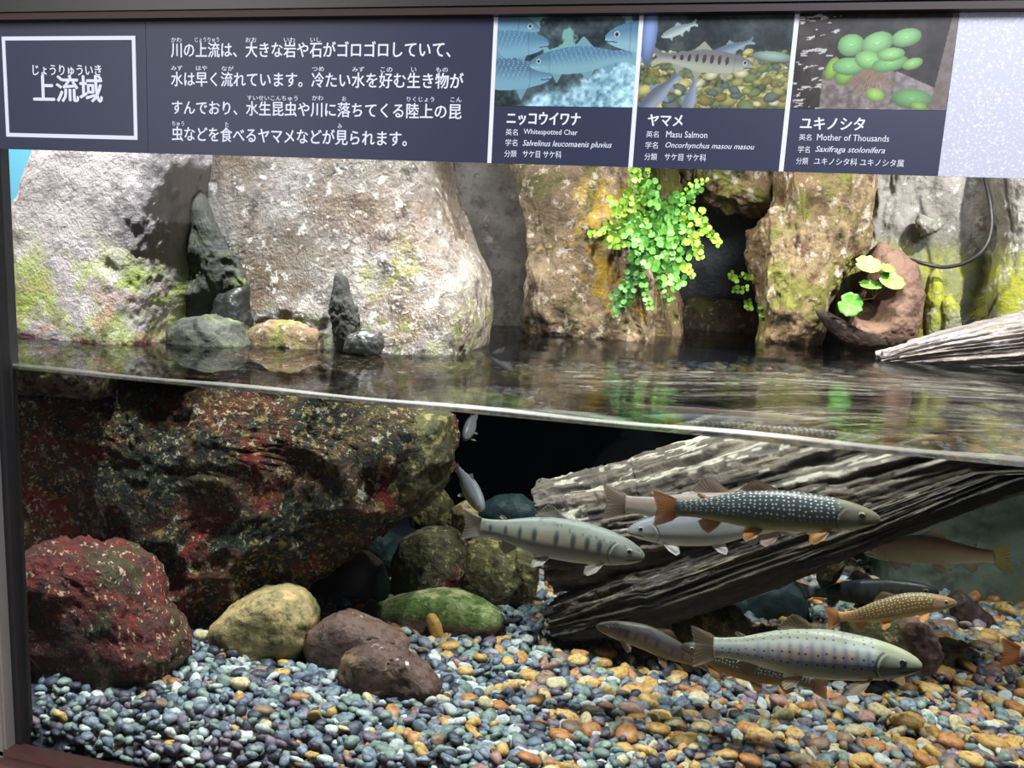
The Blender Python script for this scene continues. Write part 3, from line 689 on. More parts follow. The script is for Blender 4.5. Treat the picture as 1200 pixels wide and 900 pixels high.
# a few larger yellow and orange stones read from the photograph (px, py, width px, colour)
for (u, v, wd, c) in [(470, 668+0, 0, 5)][:0]+[(558, 668, 0, 5)][:0]+[(657, 862, 27, 7), (583, 685, 0, 5)][:1]+[
        (570, 823, 24, 6), (525, 757, 24, 5), (546, 785, 20, 5), (620, 790, 22, 5), (640, 790, 18, 8), (600, 804, 24, 5), (650, 800, 26, 6), (679, 766, 22, 7), (628, 820, 20, 7),
        (672, 852, 28, 8), (694, 856, 26, 7), (678, 773, 22, 5), (706, 764, 30, 5), (724, 788, 26, 5), (742, 830, 28, 9), (775, 837, 26, 5), (803, 866, 30, 5), (770, 853, 26, 5),
        (822, 850, 24, 6), (820, 816, 22, 6), (875, 853, 28, 7), (893, 862, 30, 5), (913, 820, 22, 9), (945, 827, 20, 7), (1065, 845, 40, 5), (1030, 832, 26, 6), (1060, 870, 26, 5),
        (1092, 808, 26, 5), (1104, 787, 26, 5), (1110, 752, 24, 6), (1148, 756, 20, 8), (1160, 870, 36, 5), (1190, 828, 22, 7), (1145, 835, 20, 9), (1000, 855, 26, 6), (960, 870, 24, 8),
        (1115, 868, 28, 7), (1140, 890, 28, 5), (1085, 890, 26, 7), (1010, 890, 28, 5), (940, 890, 26, 6), (880, 890, 26, 7), (851, 884, 26, 5), (620, 888, 26, 7), (1120, 770, 20, 5),
        (175, 668+148, 22, 5), (283, 800, 24, 6), (330, 788, 20, 5), (292, 842, 22, 7), (342, 858, 20, 5), (182, 866, 22, 8), (85, 836, 26, 8), (237, 743, 22, 6), (1182, 742, 22, 6), (1158, 745, 24, 5), (1172, 760, 20, 6)]:
    p = on_zw(u, v, ZG+0.006); p = on_zw(u, v, gz(p[0], max(p[1], 0.01))+0.007); zz = to_pxw(p)[2]; r = wd/2/FPX*zz
    peb.append([(p[0], max(p[1], r), p[2]-0.002), (r*1.05, r*0.85, r*0.6), (pr.normal(0, 0.15), pr.normal(0, 0.15), pr.uniform(-0.6, 0.6)), c])
def euler_m(e): 
    a, b_, c = e; ca, sa, cb, sb, cc, sc = math.cos(a), math.sin(a), math.cos(b_), math.sin(b_), math.cos(c), math.sin(c)
    return np.array([[cc, -sc, 0], [sc, cc, 0], [0, 0, 1]])@np.array([[cb, 0, sb], [0, 1, 0], [-sb, 0, cb]])@np.array([[1, 0, 0], [0, ca, -sa], [0, sa, ca]])
def shown(p):
    u, v, zz = to_pxw(p[0]); s = p[1][0]*p[1][1]/zz**2
    if not (8 < u < 1192 and 700 < v < 893): s *= 0.01
    if p[0][2] < gz(p[0][0], p[0][1])-0.005: s *= 0.1
    return s
peb.sort(key=shown, reverse=True)
ZONES = [(0, 260, 'at the front left by the red algae rock'), (260, 420, 'in front of the tan stone'), (420, 560, 'before the reddish-brown stones'), (560, 700, 'right of the reddish-brown stones'),
         (700, 830, 'under the dark fish facing left'), (830, 960, 'below the big silver trout'), (960, 1090, 'below the head of the big silver trout'), (1090, 1300, 'at the right edge of the gravel')]
shared = {}
rest = []
for i, (p, rad, eu, c) in enumerate(peb):
    u, v, zz = to_pxw(p)
    if i < 300:
        key = (c, i % 4)
        if key not in shared:
            V, F = SH2[(c*3+i) % 8]
            me = bpy.data.meshes.new('pebble'); me.from_pydata([tuple(q) for q in V], [], [list(map(int, f)) for f in F])
            me.polygons.foreach_set('use_smooth', np.ones(len(F), dtype=bool))
            a = me.attributes.new('tone', 'FLOAT', 'POINT'); a.data.foreach_set('value', np.full(len(V), pr.rand(), dtype=np.float32))
            me.materials.append(PEB[c][1]); shared[key] = me
        o = link(bpy.data.objects.new('pebble', shared[key]))
        o.location = p; o.scale = rad; o.rotation_euler = Matrix(euler_m(eu).tolist()).to_euler()
        zn = [z for z in ZONES if z[0] <= u < z[1]] or [ZONES[0] if u < 0 else ZONES[-1]]
        row = 'nearest the glass' if v > 862 else 'midway' if v > 810 else 'further back'
        sz = 'large' if rad[0]*FPX/zz > 13 else 'small'
        lab = '%s %s pebble %s, %s' % (sz, PEB[c][0], zn[0][2], row)
        tag(o, lab, 'pebble', lab.replace('pebble', 'pebbles'))
    else:
        rest.append((p, rad, eu, c, i < 2200))
Vs, Fs, Mi, To, off = [], [], [], [], 0
for k, (p, rad, eu, c, big) in enumerate(rest):
    V, F = (SH2 if big else SH1)[k % 8]
    Vs.append((V*np.array(rad))@euler_m(eu).T+np.array(p)); Fs.append(F+off); off += len(V)
    Mi.append(np.full(len(F), c)); To.append(np.full(len(V), pr.rand()))
bxs, bys = np.linspace(-1.88, 1.64, 160), np.concatenate([np.linspace(0.002, 0.2, 24), np.linspace(0.21, 2.18, 70)])
bV = np.array([(x, y, gz(x, y)-0.011) for x in bxs for y in bys]); bF = gridF(len(bxs), len(bys)); bF = np.concatenate([bF[:, [0, 1, 2]], bF[:, [0, 2, 3]]])
Vs.append(bV); Fs.append(bF+off); Mi.append(np.full(len(bF), 1)); To.append(np.zeros(len(bV)))
gr = mesh('gravel', np.concatenate(Vs), np.concatenate(Fs), [m for _, m in PEB], loc=(0, 0.4, ZG))
gr.data.polygons.foreach_set('material_index', np.concatenate(Mi).astype(np.int32))
a = gr.data.attributes.new('tone', 'FLOAT', 'POINT'); a.data.foreach_set('value', np.concatenate(To).astype(np.float32))
tag(gr, 'bed of mixed blue-grey and ochre river gravel covering the tank floor', 'gravel', kind='stuff')
# the long ochre stone leaning on the slab
o = rock('stone', [(503, 738), (499, 728), (502, 719), (509, 719), (517, 732), (520, 746), (516, 751), (508, 748)], y_floor(512, 752)+0.008, 0.010, PEB[5][1],
     'long ochre pebble standing up against the green mossy slab', 'pebble', uw=True, lvl=4, amp=0.0008, ns=20, fine=0.0)

# ================================================================== FISH
def fish_skin(name, spots=None, rough=0.32):
    m, nt, b = newmat(name)
    a = nd(nt, 'ShaderNodeAttribute', attribute_name='Col'); c = a.outputs['Color']
    uv = nt.nodes.new('ShaderNodeUVMap')
    if spots:
        mp = nd(nt, 'ShaderNodeMapping'); mp.inputs['Scale'].default_value = (spots[0], spots[1], 1); nt.links.new(uv.outputs[0], mp.inputs[0])
        vo = nd(nt, 'ShaderNodeTexVoronoi', Scale=1.0, Randomness=0.45); vo.voronoi_dimensions = '2D'; nt.links.new(mp.outputs[0], vo.inputs['Vector'])
        f = maprange(nt, vo.outputs['Distance'], spots[2]*0.6, spots[2]*1.15, 1.0, 0.0)
        f = math_n(nt, 'MULTIPLY', f, a.outputs['Alpha'])
        c = mixc(nt, f, c, lin4(spots[3]))
    nt.links.new(c, b.inputs['Base Color']); b.inputs['Roughness'].default_value = rough; b.inputs['Specular IOR Level'].default_value = 0.55
    mp2 = nd(nt, 'ShaderNodeMapping'); mp2.inputs['Scale'].default_value = (150, 60, 1); nt.links.new(uv.outputs[0], mp2.inputs[0])
    v2 = nd(nt, 'ShaderNodeTexVoronoi', Scale=1.0); v2.voronoi_dimensions = '2D'; nt.links.new(mp2.outputs[0], v2.inputs['Vector'])
    bn = nd(nt, 'ShaderNodeBump', Strength=0.18, Distance=0.0006); nt.links.new(v2.outputs['Distance'], bn.inputs['Height']); nt.links.new(bn.outputs[0], b.inputs['Normal'])
    return m
M_char = fish_skin('spotted_char_skin', (42, 14, 0.24, (222, 226, 214)))
M_chars = fish_skin('small_char_skin', (34, 12, 0.22, (214, 200, 150)))
M_yam = fish_skin('silver_trout_skin', None, 0.28)
M_trout = fish_skin('black_dotted_trout_skin', (26, 9, 0.16, (50, 56, 66)), 0.28)
def finmat(name):
    m, nt, b = newmat(name); out = nt.nodes['Material Output']
    a = nd(nt, 'ShaderNodeAttribute', attribute_name='Col'); nt.links.new(a.outputs['Color'], b.inputs['Base Color'])
    b.inputs['Roughness'].default_value = 0.4
    tl = nt.nodes.new('ShaderNodeBsdfTranslucent'); nt.links.new(a.outputs['Color'], tl.inputs[0]); tp = nt.nodes.new('ShaderNodeBsdfTransparent')
    x1 = nt.nodes.new('ShaderNodeMixShader'); x1.inputs[0].default_value = 0.5; nt.links.new(b.outputs[0], x1.inputs[1]); nt.links.new(tl.outputs[0], x1.inputs[2])
    x2 = nt.nodes.new('ShaderNodeMixShader'); nt.links.new(a.outputs['Alpha'], x2.inputs[0]); nt.links.new(tp.outputs[0], x2.inputs[1]); nt.links.new(x1.outputs[0], x2.inputs[2])
    nt.links.new(x2.outputs[0], out.inputs[0])
    return m
M_fin = finmat('rayed_fin')
M_eye = attr_mat('fish_eye', 0.12, 0.8, coat=0.6)

UU = [0, .015, .04, .08, .13, .19, .26, .35, .44, .52, .60, .68, .75, .81, .86, .90]
TOPP = [.010, .025, .040, .056, .070, .082, .090, .099, .100, .096, .085, .068, .053, .045, .041, .044]
BOTP = [-.014, -.026, -.038, -.052, -.064, -.076, -.085, -.093, -.094, -.091, -.080, -.062, -.048, -.040, -.038, -.042]
def pchip_interp(u, x, y):
    x = np.array(x); y = np.array(y); f = np.interp(u, x, y)
    g = sum(np.interp(np.clip(u+d, x[0], x[-1]), x, y) for d in (-.02, -.01, 0, .01, .02))/5
    return np.where(u > .03, g, f)

def fish(name, label, snout, tail, Ys, Yt, style, deep=1.0, bend=(), sway=(), fins=True, fincol=((170, 158, 140), 0.75), tailcol=None, tailspread=0.085, seed=0, tilt=0.0, dim=1.0, tail_seg=(1.0,), fold=0.6, mat=None, nU=190, nV=92):
    S = atw(*snout, Ys*1.4+0.05); Tt = atw(*tail, Yt*1.4+0.05); L = float(np.linalg.norm(S-Tt))
    ex = (S-Tt)/L; ez = np.array([0, 0, 1.0])-ex*ex[2]; ez /= np.linalg.norm(ez); ey = np.cross(ez, ex)
    if tilt: ez, ey = ez*math.cos(tilt)+ey*math.sin(tilt), ey*math.cos(tilt)-ez*math.sin(tilt)
    mid = (S+Tt)/2
    root = empty(name, mid); root.matrix_world = Matrix([[ex[0], ey[0], ez[0], mid[0]], [ex[1], ey[1], ez[1], mid[1]], [ex[2], ey[2], ez[2], mid[2]], [0, 0, 0, 1]])
    tag(root, label, 'fish')
    bu = [0]+[b_[0] for b_ in bend]+[1]; bv = [0]+[b_[1] for b_ in bend]+[0]
    su = [0]+[b_[0] for b_ in sway]+[1]; sv = [0]+[b_[1] for b_ in sway]+[0]
    xs_ = np.linspace(0, 1, 41)
    def smooth(v):
        v = np.interp(xs_, *v)
        for _ in range(12): v[1:-1] = (v[:-2]+v[2:]+2*v[1:-1])/4
        return v
    bz_ = smooth((bu, bv)); by_ = smooth((su, sv))
    def P(u, y, z):   # body coordinates (fractions of the length) to local metres
        u = np.asarray(u, float)
        return np.stack(np.broadcast_arrays((0.5-u)*L, (np.asarray(y)+np.interp(u, xs_, by_))*L, (np.asarray(z)+np.interp(u, xs_, bz_))*L), -1)
    # --- body
    u = np.concatenate([np.linspace(0, 1, nU)**1.15*0.885]); top = pchip_interp(u, UU, TOPP)*deep; bot = pchip_interp(u, UU, BOTP)*deep
    th = np.linspace(0, 2*np.pi, nV, endpoint=False)           # 0 = back, going over the left side
    U, TH = np.meshgrid(u, th, indexing='ij')
    zc = ((top+bot)/2)[:, None]; hh = ((top-bot)/2)[:, None]; wd = hh*np.interp(u, [0, .1, .3, .6, .88], [.75, .66, .58, .50, .36])[:, None]
    cz, sy = np.cos(TH), np.sin(TH)
    Zb = zc+hh*np.sign(cz)*np.abs(cz)**0.92; Yb = wd*np.sign(sy)*np.abs(sy)**0.9
    vn = cz                                                     # 1 back .. -1 belly
    # mouth groove and gill cover relief
    mz = -0.012-0.16*U; mouth = np.exp(-((Zb/deep-mz)/0.0040)**2)*(U < 0.095)*np.clip((0.1-U)/0.02, 0, 1)
    gl = U-(0.185-0.055*np.abs(vn+0.25)**2); gill = np.exp(-(gl/0.004)**2)*(np.abs(vn+0.15) < 0.72)
    sc = 1-0.16*mouth-0.09*gill+0.035*np.exp(-((gl+0.012)/0.010)**2)*(np.abs(vn+0.15) < 0.72)
    Yb = Yb*sc; 
    V = P(U, Yb, Zb).reshape(-1, 3)
    V = np.concatenate([V, [P(0.0, 0, zc[0, 0])+np.array([0.003*L, 0, 0])], [P(u[-1]+0.005, 0, zc[-1, 0])]])
    n = fbm(np.stack([U.ravel()*22, TH.ravel()*2.0, np.full(U.size, seed*9.1)], 1), 3)
    def C(*c): return np.array(lin(c))
    Uf, vf = U.ravel(), vn.ravel(); al = np.zeros(Uf.size)
    def ss(a, b_, x): t = np.clip((x-a)/(b_-a), 0, 1); return (t*t*(3-2*t))[:, None]
    def mixv(a, b_, f): return a*(1-f)+b_*f
    head = 1-ss(0.15, 0.20, Uf)
    if style == 'char':
        col = mixv(C(186, 178, 130)[None], C(142, 140, 106)[None], ss(-.75, -.25, vf)); col = mixv(col, C(62, 72, 78)[None], ss(-.40, 0.0, vf)); col = mixv(col, C(52, 60, 62)[None], ss(.5, .95, vf))
        col = mixv(col, mixv(C(168, 162, 128)[None], C(112, 110, 92)[None], ss(-.2, .5, vf)), head*0.85)
        al = (ss(-.45, -.15, vf)[:, 0])*(1-head[:, 0])*(1-ss(.84, .88, Uf)[:, 0])
    elif style == 'smallchar':
        col = mixv(C(196, 176, 116)[None], C(150, 126, 78)[None], ss(-.75, -.3, vf)); col = mixv(col, C(104, 84, 50)[None], ss(-.40, 0.1, vf)); col = mixv(col, C(86, 76, 50)[None], ss(.5, .95, vf))
        col = mixv(col, mixv(C(190, 160, 118)[None], C(130, 98, 68)[None], ss(-.3, .4, vf)), head*0.8)
        col = mixv(col, C(186, 140, 96)[None], ss(.72, .86, Uf)*.7)
        al = (ss(-.5, -.2, vf)[:, 0])*(1-head[:, 0])
    elif style == 'darkchar':
        col = mixv(C(184, 140, 74)[None], C(128, 112, 84)[None], ss(-.7, -.2, vf)); col = mixv(col, C(66, 62, 58)[None], ss(-.25, .15, vf))
        al = (ss(-.3, 0.0, vf)[:, 0])*(1-head[:, 0])
    elif style == 'bluetrout':
        col = mixv(C(196, 198, 172)[None], C(186, 200, 208)[None], ss(-.7, -.1, vf)); col = mixv(col, C(200, 206, 202)[None], ss(-.1, .35, vf)); col = mixv(col, C(140, 146, 134)[None], ss(.45, .85, vf))
        pk = np.exp(-((vf-0.12-0.1*n)/.24)**2)*np.clip((Uf-.22)/.08, 0, 1)*np.clip((.66-Uf)/.1, 0, 1)
        col = mixv(col, C(226, 178, 160)[None], (pk*.75)[:, None])
        for k in range(11):
            uc = .215+.047*k; f = np.exp(-((Uf-uc)/.011)**2-((vf-.14)/.42)**4)*.62*(1-.3*(k > 7)); col = mixv(col, C(104, 130, 168)[None], f[:, None])
        col = mixv(col, mixv(C(186, 188, 160)[None], C(132, 134, 104)[None], ss(-.3, .5, vf)), head*0.75)
        al = (ss(-.6, -.3, vf)[:, 0])*(1-ss(.15, .5, vf)[:, 0])*(1-head[:, 0])*.8
        al = np.maximum(al, ss(.55, .75, vf)[:, 0]*(1-head[:, 0])*.8)
    else:
        base = {'parr': [(178, 180, 162), (158, 160, 142), (134, 138, 126), (104, 110, 104)], 'pink': [(186, 176, 158), (176, 158, 146), (156, 136, 128), (122, 112, 110)], 'silver': [(206, 204, 200), (176, 178, 180), (128, 132, 138), (96, 100, 108)],
                'dark': [(158, 146, 110), (124, 108, 96), (84, 74, 78), (78, 76, 70)], 'ghost': [(84, 92, 88), (70, 76, 76), (54, 58, 62), (44, 50, 54)]}[style]  # ghost tones put the dim shade at the back into the skin
        col = mixv(C(*base[0])[None], C(*base[1])[None], ss(-.75, -.2, vf)); col = mixv(col, C(*base[2])[None], ss(-.1, .4, vf)); col = mixv(col, C(*base[3])[None], ss(.45, .9, vf))
        if style in ('parr', 'dark', 'ghost'):
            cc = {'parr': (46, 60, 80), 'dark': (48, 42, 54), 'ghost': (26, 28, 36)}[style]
            if style == 'parr': col = mixv(col, C(196, 168, 132)[None], (np.exp(-((vf-.05)/.22)**2)*.4*np.clip((Uf-.2)/.1, 0, 1)*np.clip((.8-Uf)/.2, 0, 1))[:, None])
            for k, uc in enumerate([.235, .30, .375, .465, .585, .665, .745, .83]):
                f = np.exp(-(((Uf-uc)/(.015 if k < 5 else .011))**2+((vf-.12)/(.36 if k < 5 else .42))**2)**2)*(.9 if style != 'dark' else .75); col = mixv(col, C(*cc)[None], f[:, None])
            sp = fbm(np.stack([Uf*70, TH.ravel()*4, np.full(Uf.size, 3.0+seed)], 1), 2); col = mixv(col, C(78, 82, 82)[None], (np.clip((sp-.42)/.1, 0, 1)*(vf > .45)*.8)[:, None])
    # warm gill patch, dark jaw line, brighter jaw edge, opercle rim
    gp = np.exp(-((Uf-.155)/.022)**2-((vf+.05)/.35)**2)*.35; col = mixv(col, C(110, 92, 88)[None]*dim, gp[:, None])
    col = mixv(col, C(24, 22, 22)[None], (np.clip(mouth.ravel(), 0, 1)*.95)[:, None]); col = mixv(col, C(70, 66, 58)[None], (gill.ravel()*.55)[:, None])
    lat = np.exp(-((vf-.12)/.03)**2)*(Uf > .2)*.18; col = mixv(col, C(96, 92, 88)[None], lat[:, None])
    col = col*(1+.10*n)[:, None]*dim  # dim scales the skin colour for the light around each fish
    col = np.clip(np.concatenate([col, [col[0]], [col[-1]]])*{'bluetrout': 1.75, 'parr': 1.22, 'pink': 1.45, 'silver': 1.5, 'char': 1.25}.get(style, 1.15), 0, 1); al = np.concatenate([al, [0], [0]])
    uvs = np.stack([np.concatenate([Uf, [0], [1]]), np.concatenate([np.minimum(TH.ravel(), 2*np.pi-TH.ravel())/np.pi+np.where(TH.ravel() > np.pi, 3, 0), [0], [0]])], 1)
    F = [list(map(int, f)) for f in gridF(nU, nV, True)]
    F += [[nU*nV, i, (i+1) % nV] for i in range(nV)]+[[nU*nV+1, (nU-1)*nV+(i+1) % nV, (nU-1)*nV+i] for i in range(nV)]
    mat = mat or {'char': M_char, 'smallchar': M_chars, 'darkchar': M_char, 'bluetrout': M_trout}.get(style, M_yam)
    mesh('body', V, F, mat, root, colors=np.concatenate([col, al[:, None]], 1), uvs=uvs)
    # --- fins
    fc, fa = fincol
    def fin(nm, base, edge, color=None, alpha=None, lead=None, rays=11, flare=0.0, rootcol=None):
        """base, edge: lists of body-frame points (u, y, z); rays run from base to edge"""
        base = np.array(base, float); edge = np.array(edge, float); m_ = 9; nr = rays*4+1
        tb = np.linspace(0, 1, len(base)); te = np.linspace(0, 1, len(edge)); t = np.linspace(0, 1, nr)
        Bp = np.stack([np.interp(t, tb, base[:, i]) for i in range(3)], 1)
        Ep = np.stack([np.interp(t, te, edge[:, i]) for i in range(3)], 1)
        for _ in range(3): Ep[1:-1] = (Ep[:-2]+Ep[2:]+2*Ep[1:-1])/4
        ray_ = 0.5+0.5*np.cos(t*rays*2*np.pi)
        Ep = Ep+(Ep-Bp)*(0.02*(ray_-.5))[:, None]
        s = np.linspace(0, 1, m_)
        G = Bp[:, None]*(1-s)[None, :, None]+Ep[:, None]*s[None, :, None]
        G[..., 1] += 0.004*np.sin(s*3)[None]*np.sin(t*7+seed)[:, None]
        W = P(G[..., 0], G[..., 1], G[..., 2])
        # thickness direction
        du = np.gradient(W, axis=0); ds = np.gradient(W, axis=1); nn = np.cross(du, ds); nn /= np.linalg.norm(nn, axis=-1)[..., None]+1e-12
        tk = (0.0032*(1-s)**0.7+0.0007)[None, :]*(0.75+0.5*ray_)[:, None]*L*0.5
        A = (W+nn*tk[..., None]).reshape(-1, 3); Bk = (W-nn*tk[..., None]).reshape(-1, 3); N = nr*m_
        Fq = [list(map(int, f)) for f in gridF(nr, m_)]
        Fb = [[i+N for i in f[::-1]] for f in Fq]
        rim = [i*m_ for i in range(nr)][::-1]+list(range(1, m_))[:0]
        side = []
        ring = [j for j in range(m_)]+[i*m_+m_-1 for i in range(1, nr)]+[(nr-1)*m_+j for j in range(m_-2, -1, -1)]+[i*m_ for i in range(nr-2, 0, -1)]
        for a_, b_ in zip(ring, ring[1:]+ring[:1]): side.append([b_, a_, a_+N, b_+N])
        c1 = np.minimum(C(*(color or fc))*1.35, .9); cc = np.repeat(c1[None, None], nr, 0).repeat(m_, 1)*(0.72+0.42*ray_)[:, None, None]
        if rootcol: cc = cc*(1-(1-s)[None, :, None]**1.5*.8)+C(*rootcol)*((1-s)[None, :, None]**1.5*.8)
        if lead: f = np.exp(-(t/0.07)**2)[:, None, None]; cc = cc*(1-f)+C(*lead)*f
        aa = np.clip((alpha if alpha is not None else fa)*(0.82+0.3*ray_[:, None])*(1.12-0.35*s[None]), 0, 1)
        if lead: aa = np.maximum(aa, np.exp(-(t/0.07)**2)[:, None]*0.95)
        ca = np.concatenate([np.clip(cc*dim, 0, 1), aa[..., None]], -1).reshape(-1, 4); ca = np.concatenate([ca, ca])
        return mesh(nm, np.concatenate([A, Bk]), Fq+Fb+side, M_fin, root, colors=ca)
    def tz(x): return float(pchip_interp(np.array([x]), UU, TOPP)[0]*deep)
    def bz(x): return float(pchip_interp(np.array([x]), UU, BOTP)[0]*deep)
    def wy(x): return float((tz(x)-bz(x))/2*np.interp(x, [0, .1, .3, .6, .88], [.75, .66, .58, .50, .36]))
    if not fins: return root
    dh = 0.085*fold/0.6
    d = .008
    fin('dorsal_fin', [(.42, 0, tz(.42)-d), (.49, 0, tz(.49)-d), (.555, 0, tz(.555)-d)], [(.435, 0, tz(.42)+.010), (.50, 0, tz(.50)+dh*.72), (.535, 0, tz(.5)+dh*.80), (.575, 0, tz(.57)+dh*.45), (.60, 0, tz(.60)+.012)], rays=12, color=(150, 126, 108) if 'char' in style else None)
    fin('adipose_fin', [(.735, 0, tz(.735)-.006), (.765, 0, tz(.765)-.006)], [(.755, 0, tz(.755)+.014), (.78, 0, tz(.77)+.026), (.79, 0, tz(.785)+.018)], rays=3, alpha=.9)
    tc_ = tailcol or fc; ts = tailspread
    fin('tail_fin', [(.872, 0, tz(.87)*.96), (.885, 0, .002), (.872, 0, bz(.87)*.96)], [(.905, 0, .062*ts/.085), (.95, 0, ts*.92), (.99, 0, ts*1.06), (.985, 0, ts*.6), (.972, 0, 0), (.985, 0, -ts*.6), (.99, 0, -ts*1.06), (.95, 0, -ts*.92), (.905, 0, -.062*ts/.085)], color=tc_, rays=19, rootcol=None)
    fin('anal_fin', [(.67, 0, bz(.67)+d), (.70, 0, bz(.70)+d), (.745, 0, bz(.745)+d)], [(.69, 0, bz(.67)-.020), (.735, 0, bz(.7)-.062), (.765, 0, bz(.74)-.050), (.785, 0, bz(.76)-.012)], lead=(224, 220, 210), rays=9)
    for sgn in (-1, 1):
        fin('pelvic_fin', [(.485, sgn*wy(.49)*.35, bz(.49)+.012), (.515, sgn*wy(.5)*.30, bz(.51)+.010)], [(.525, sgn*wy(.5)*1.0, bz(.5)-.030), (.57, sgn*wy(.5)*1.2, bz(.52)-.050), (.585, sgn*wy(.5)*.9, bz(.54)-.030), (.575, sgn*wy(.5)*.5, bz(.55)-.008)], lead=(232, 230, 224), rays=7)
        fin('pectoral_fin', [(.195, sgn*wy(.2)*.62, bz(.2)+.022), (.215, sgn*wy(.2)*.62, bz(.21)+.012)], [(.235, sgn*wy(.2)*1.35, bz(.22)-.026), (.275, sgn*wy(.2)*1.6, bz(.24)-.046), (.300, sgn*wy(.2)*1.5, bz(.26)-.030), (.295, sgn*wy(.2)*1.1, bz(.28)+.004)], lead=(226, 216, 196), rays=8)
        # eye: white-gold iris ring round a black pupil, domed
        dirs, Fe = ico(3); er = .0175*(.9+.1*deep); uc = .078; zc_ = .016*deep
        yw = float(np.interp(uc, u, (wd[:, 0])))*math.sqrt(max(0.05, 1-((zc_-float(np.interp(uc, u, zc[:, 0])))/float(np.interp(uc, u, hh[:, 0])))**2))
        Ve = dirs*np.array([er, er*.55, er]); r_ = np.sqrt(dirs[:, 0]**2+dirs[:, 2]**2)
        ce = np.where((r_ < .66)[:, None], C(10, 10, 14)[None], np.where((r_ < .90)[:, None], C(196, 192, 160)[None], C(70, 68, 62)[None]))*dim
        Pe = P(uc, sgn*(yw*.93-.001), zc_)
        mesh('eye', Ve*L+Pe, [list(map(int, f)) for f in Fe], M_eye, root, colors=ce)
    return root

fish('trout', 'pinkish trout half hidden behind the white-spotted char, only its tail and back showing', (975, 603), (704, 588), 0.17, 0.17, 'pink', seed=2, fincol=((176, 156, 146), 0.85), bend=[(.5, -.03)], tailspread=0.082, fold=0.62)
fish('trout', 'silvery trout facing left with only its pale head and belly under the spotted char', (736, 622), (935, 612), 0.15, 0.16, 'silver', deep=1.12, seed=3, fincol=((196, 194, 196), 0.9), bend=[(.5, -.015)])
fish('char', 'white-spotted char with orange tail facing right in front of the rotten log', (1031, 608), (763, 596), 0.095, 0.10, 'char', deep=.98, seed=1, fincol=((176, 132, 72), 0.9), tailcol=(176, 120, 72), bend=[(.25, .01), (.6, .016)], tailspread=0.083, fold=0.42)
fish('trout', 'grey-silver striped young trout facing right below the log tip', (755, 652), (540, 614), 0.13, 0.13, 'parr', deep=1.2, seed=4, fincol=((156, 150, 140), 0.75), bend=[(.3, .012)], tailspread=0.082, fold=0.58)
fish('trout', 'small grey fish seen head-on diving in the gloom under the water line', (566, 598), (534, 546), 0.40, 0.46, 'silver', deep=1.7, seed=5, fincol=((190, 186, 190), 0.95), dim=1.0, nU=90, nV=40)
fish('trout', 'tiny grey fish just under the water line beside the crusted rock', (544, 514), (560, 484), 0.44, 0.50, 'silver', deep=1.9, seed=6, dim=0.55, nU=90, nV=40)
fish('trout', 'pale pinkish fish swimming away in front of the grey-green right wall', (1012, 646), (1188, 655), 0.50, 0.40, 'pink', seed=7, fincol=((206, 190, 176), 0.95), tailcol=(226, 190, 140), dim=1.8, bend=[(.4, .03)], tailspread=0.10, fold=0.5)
fish('char', 'small brown char with cream speckles above the big silver trout', (1121, 706), (966, 724), 0.22, 0.22, 'smallchar', deep=1.02, seed=8, fincol=((206, 158, 96), 0.9), tailcol=(206, 150, 104), bend=[(.3, .03), (.75, -.02)], tailspread=0.092, fold=0.5)
fish('trout', 'big silver-blue trout with blurred bars facing right low over the gravel', (1080, 780), (808, 757), 0.07, 0.09, 'bluetrout', deep=1.2, seed=9, fincol=((166, 152, 132), 0.8), bend=[(.4, .012)], tailspread=0.098, fold=0.6)
fish('trout', 'brownish barred trout facing left with its tail behind the big silver trout', (699, 733), (850, 790), 0.15, 0.15, 'dark', deep=1.0, seed=10, fincol=((150, 128, 104), 0.85), bend=[(.35, .05), (.7, .02)], tailspread=0.08, fold=0.4)
fish('char', 'dark white-speckled char facing left half hidden under the big silver trout', (798, 757), (974, 806), 0.135, 0.125, 'darkchar', deep=1.05, seed=11, fincol=((160, 122, 76), 0.85), tailcol=(150, 110, 74), tailspread=0.09, bend=[(.5, -.02)])
fish('trout', 'fish at the right edge with only its orange tail in view', (1400, 788), (1170, 764), 0.10, 0.10, 'pink', seed=12, fincol=((190, 130, 80), 0.85), tailcol=(196, 132, 80), tailspread=0.088)
fish('trout', 'fish behind the small brown char, coloured dim and dark for the shade', (1100, 694), (930, 694), 0.52, 0.56, 'ghost', deep=1.0, seed=13, fincol=((50, 52, 52), 0.9), nU=110, nV=40, dim=1.0)

# ================================================================== SIGN ON THE GLASS
SY = -0.0095          # the sheets are stuck on the front of the pane
def gp(px, py, Y=SY): p = at(px, py, Y); return p[0], p[2]
def panel(name, x0, x1, label, mat, y0=ZBOT, y1=ZTOP, cat='sign', group=None):
    o = box(name, (x0, SY, y0), (x1, SY+0.0013, y1), mat); return tag(o, label, cat, group)
XS = [XLEFT+0.001, gp(172, 100)[0], gp(575.5, 100)[0], gp(743.5, 100)[0], gp(922, 110)[0], gp(1112, 110)[0]]
title = panel('title_sign', XS[0], XS[1]-0.0003, 'navy title sign with large white lettering in a white frame, far left of the banner', M_navy)
text_ = panel('text_sign', XS[1]+0.0003, XS[2], 'long navy sign with four lines of white Japanese text', M_navy)
cards = [panel('species_sign', XS[2]+0.0002, XS[3], 'species sign with a photo of several blue-grey spotted fish', M_navy),
         panel('species_sign', XS[3]+0.0002, XS[4], 'species sign with a photo of one barred fish over yellow pebbles', M_navy),
         panel('species_sign', XS[4]+0.0002, XS[5]-0.0002, 'species sign with a photo of a round-leaved green plant', M_navy)]
panel('frosted_film', XS[5], 1.3, 'pale lilac glittering frosted film at the right end of the banner', M_frost, cat='film')

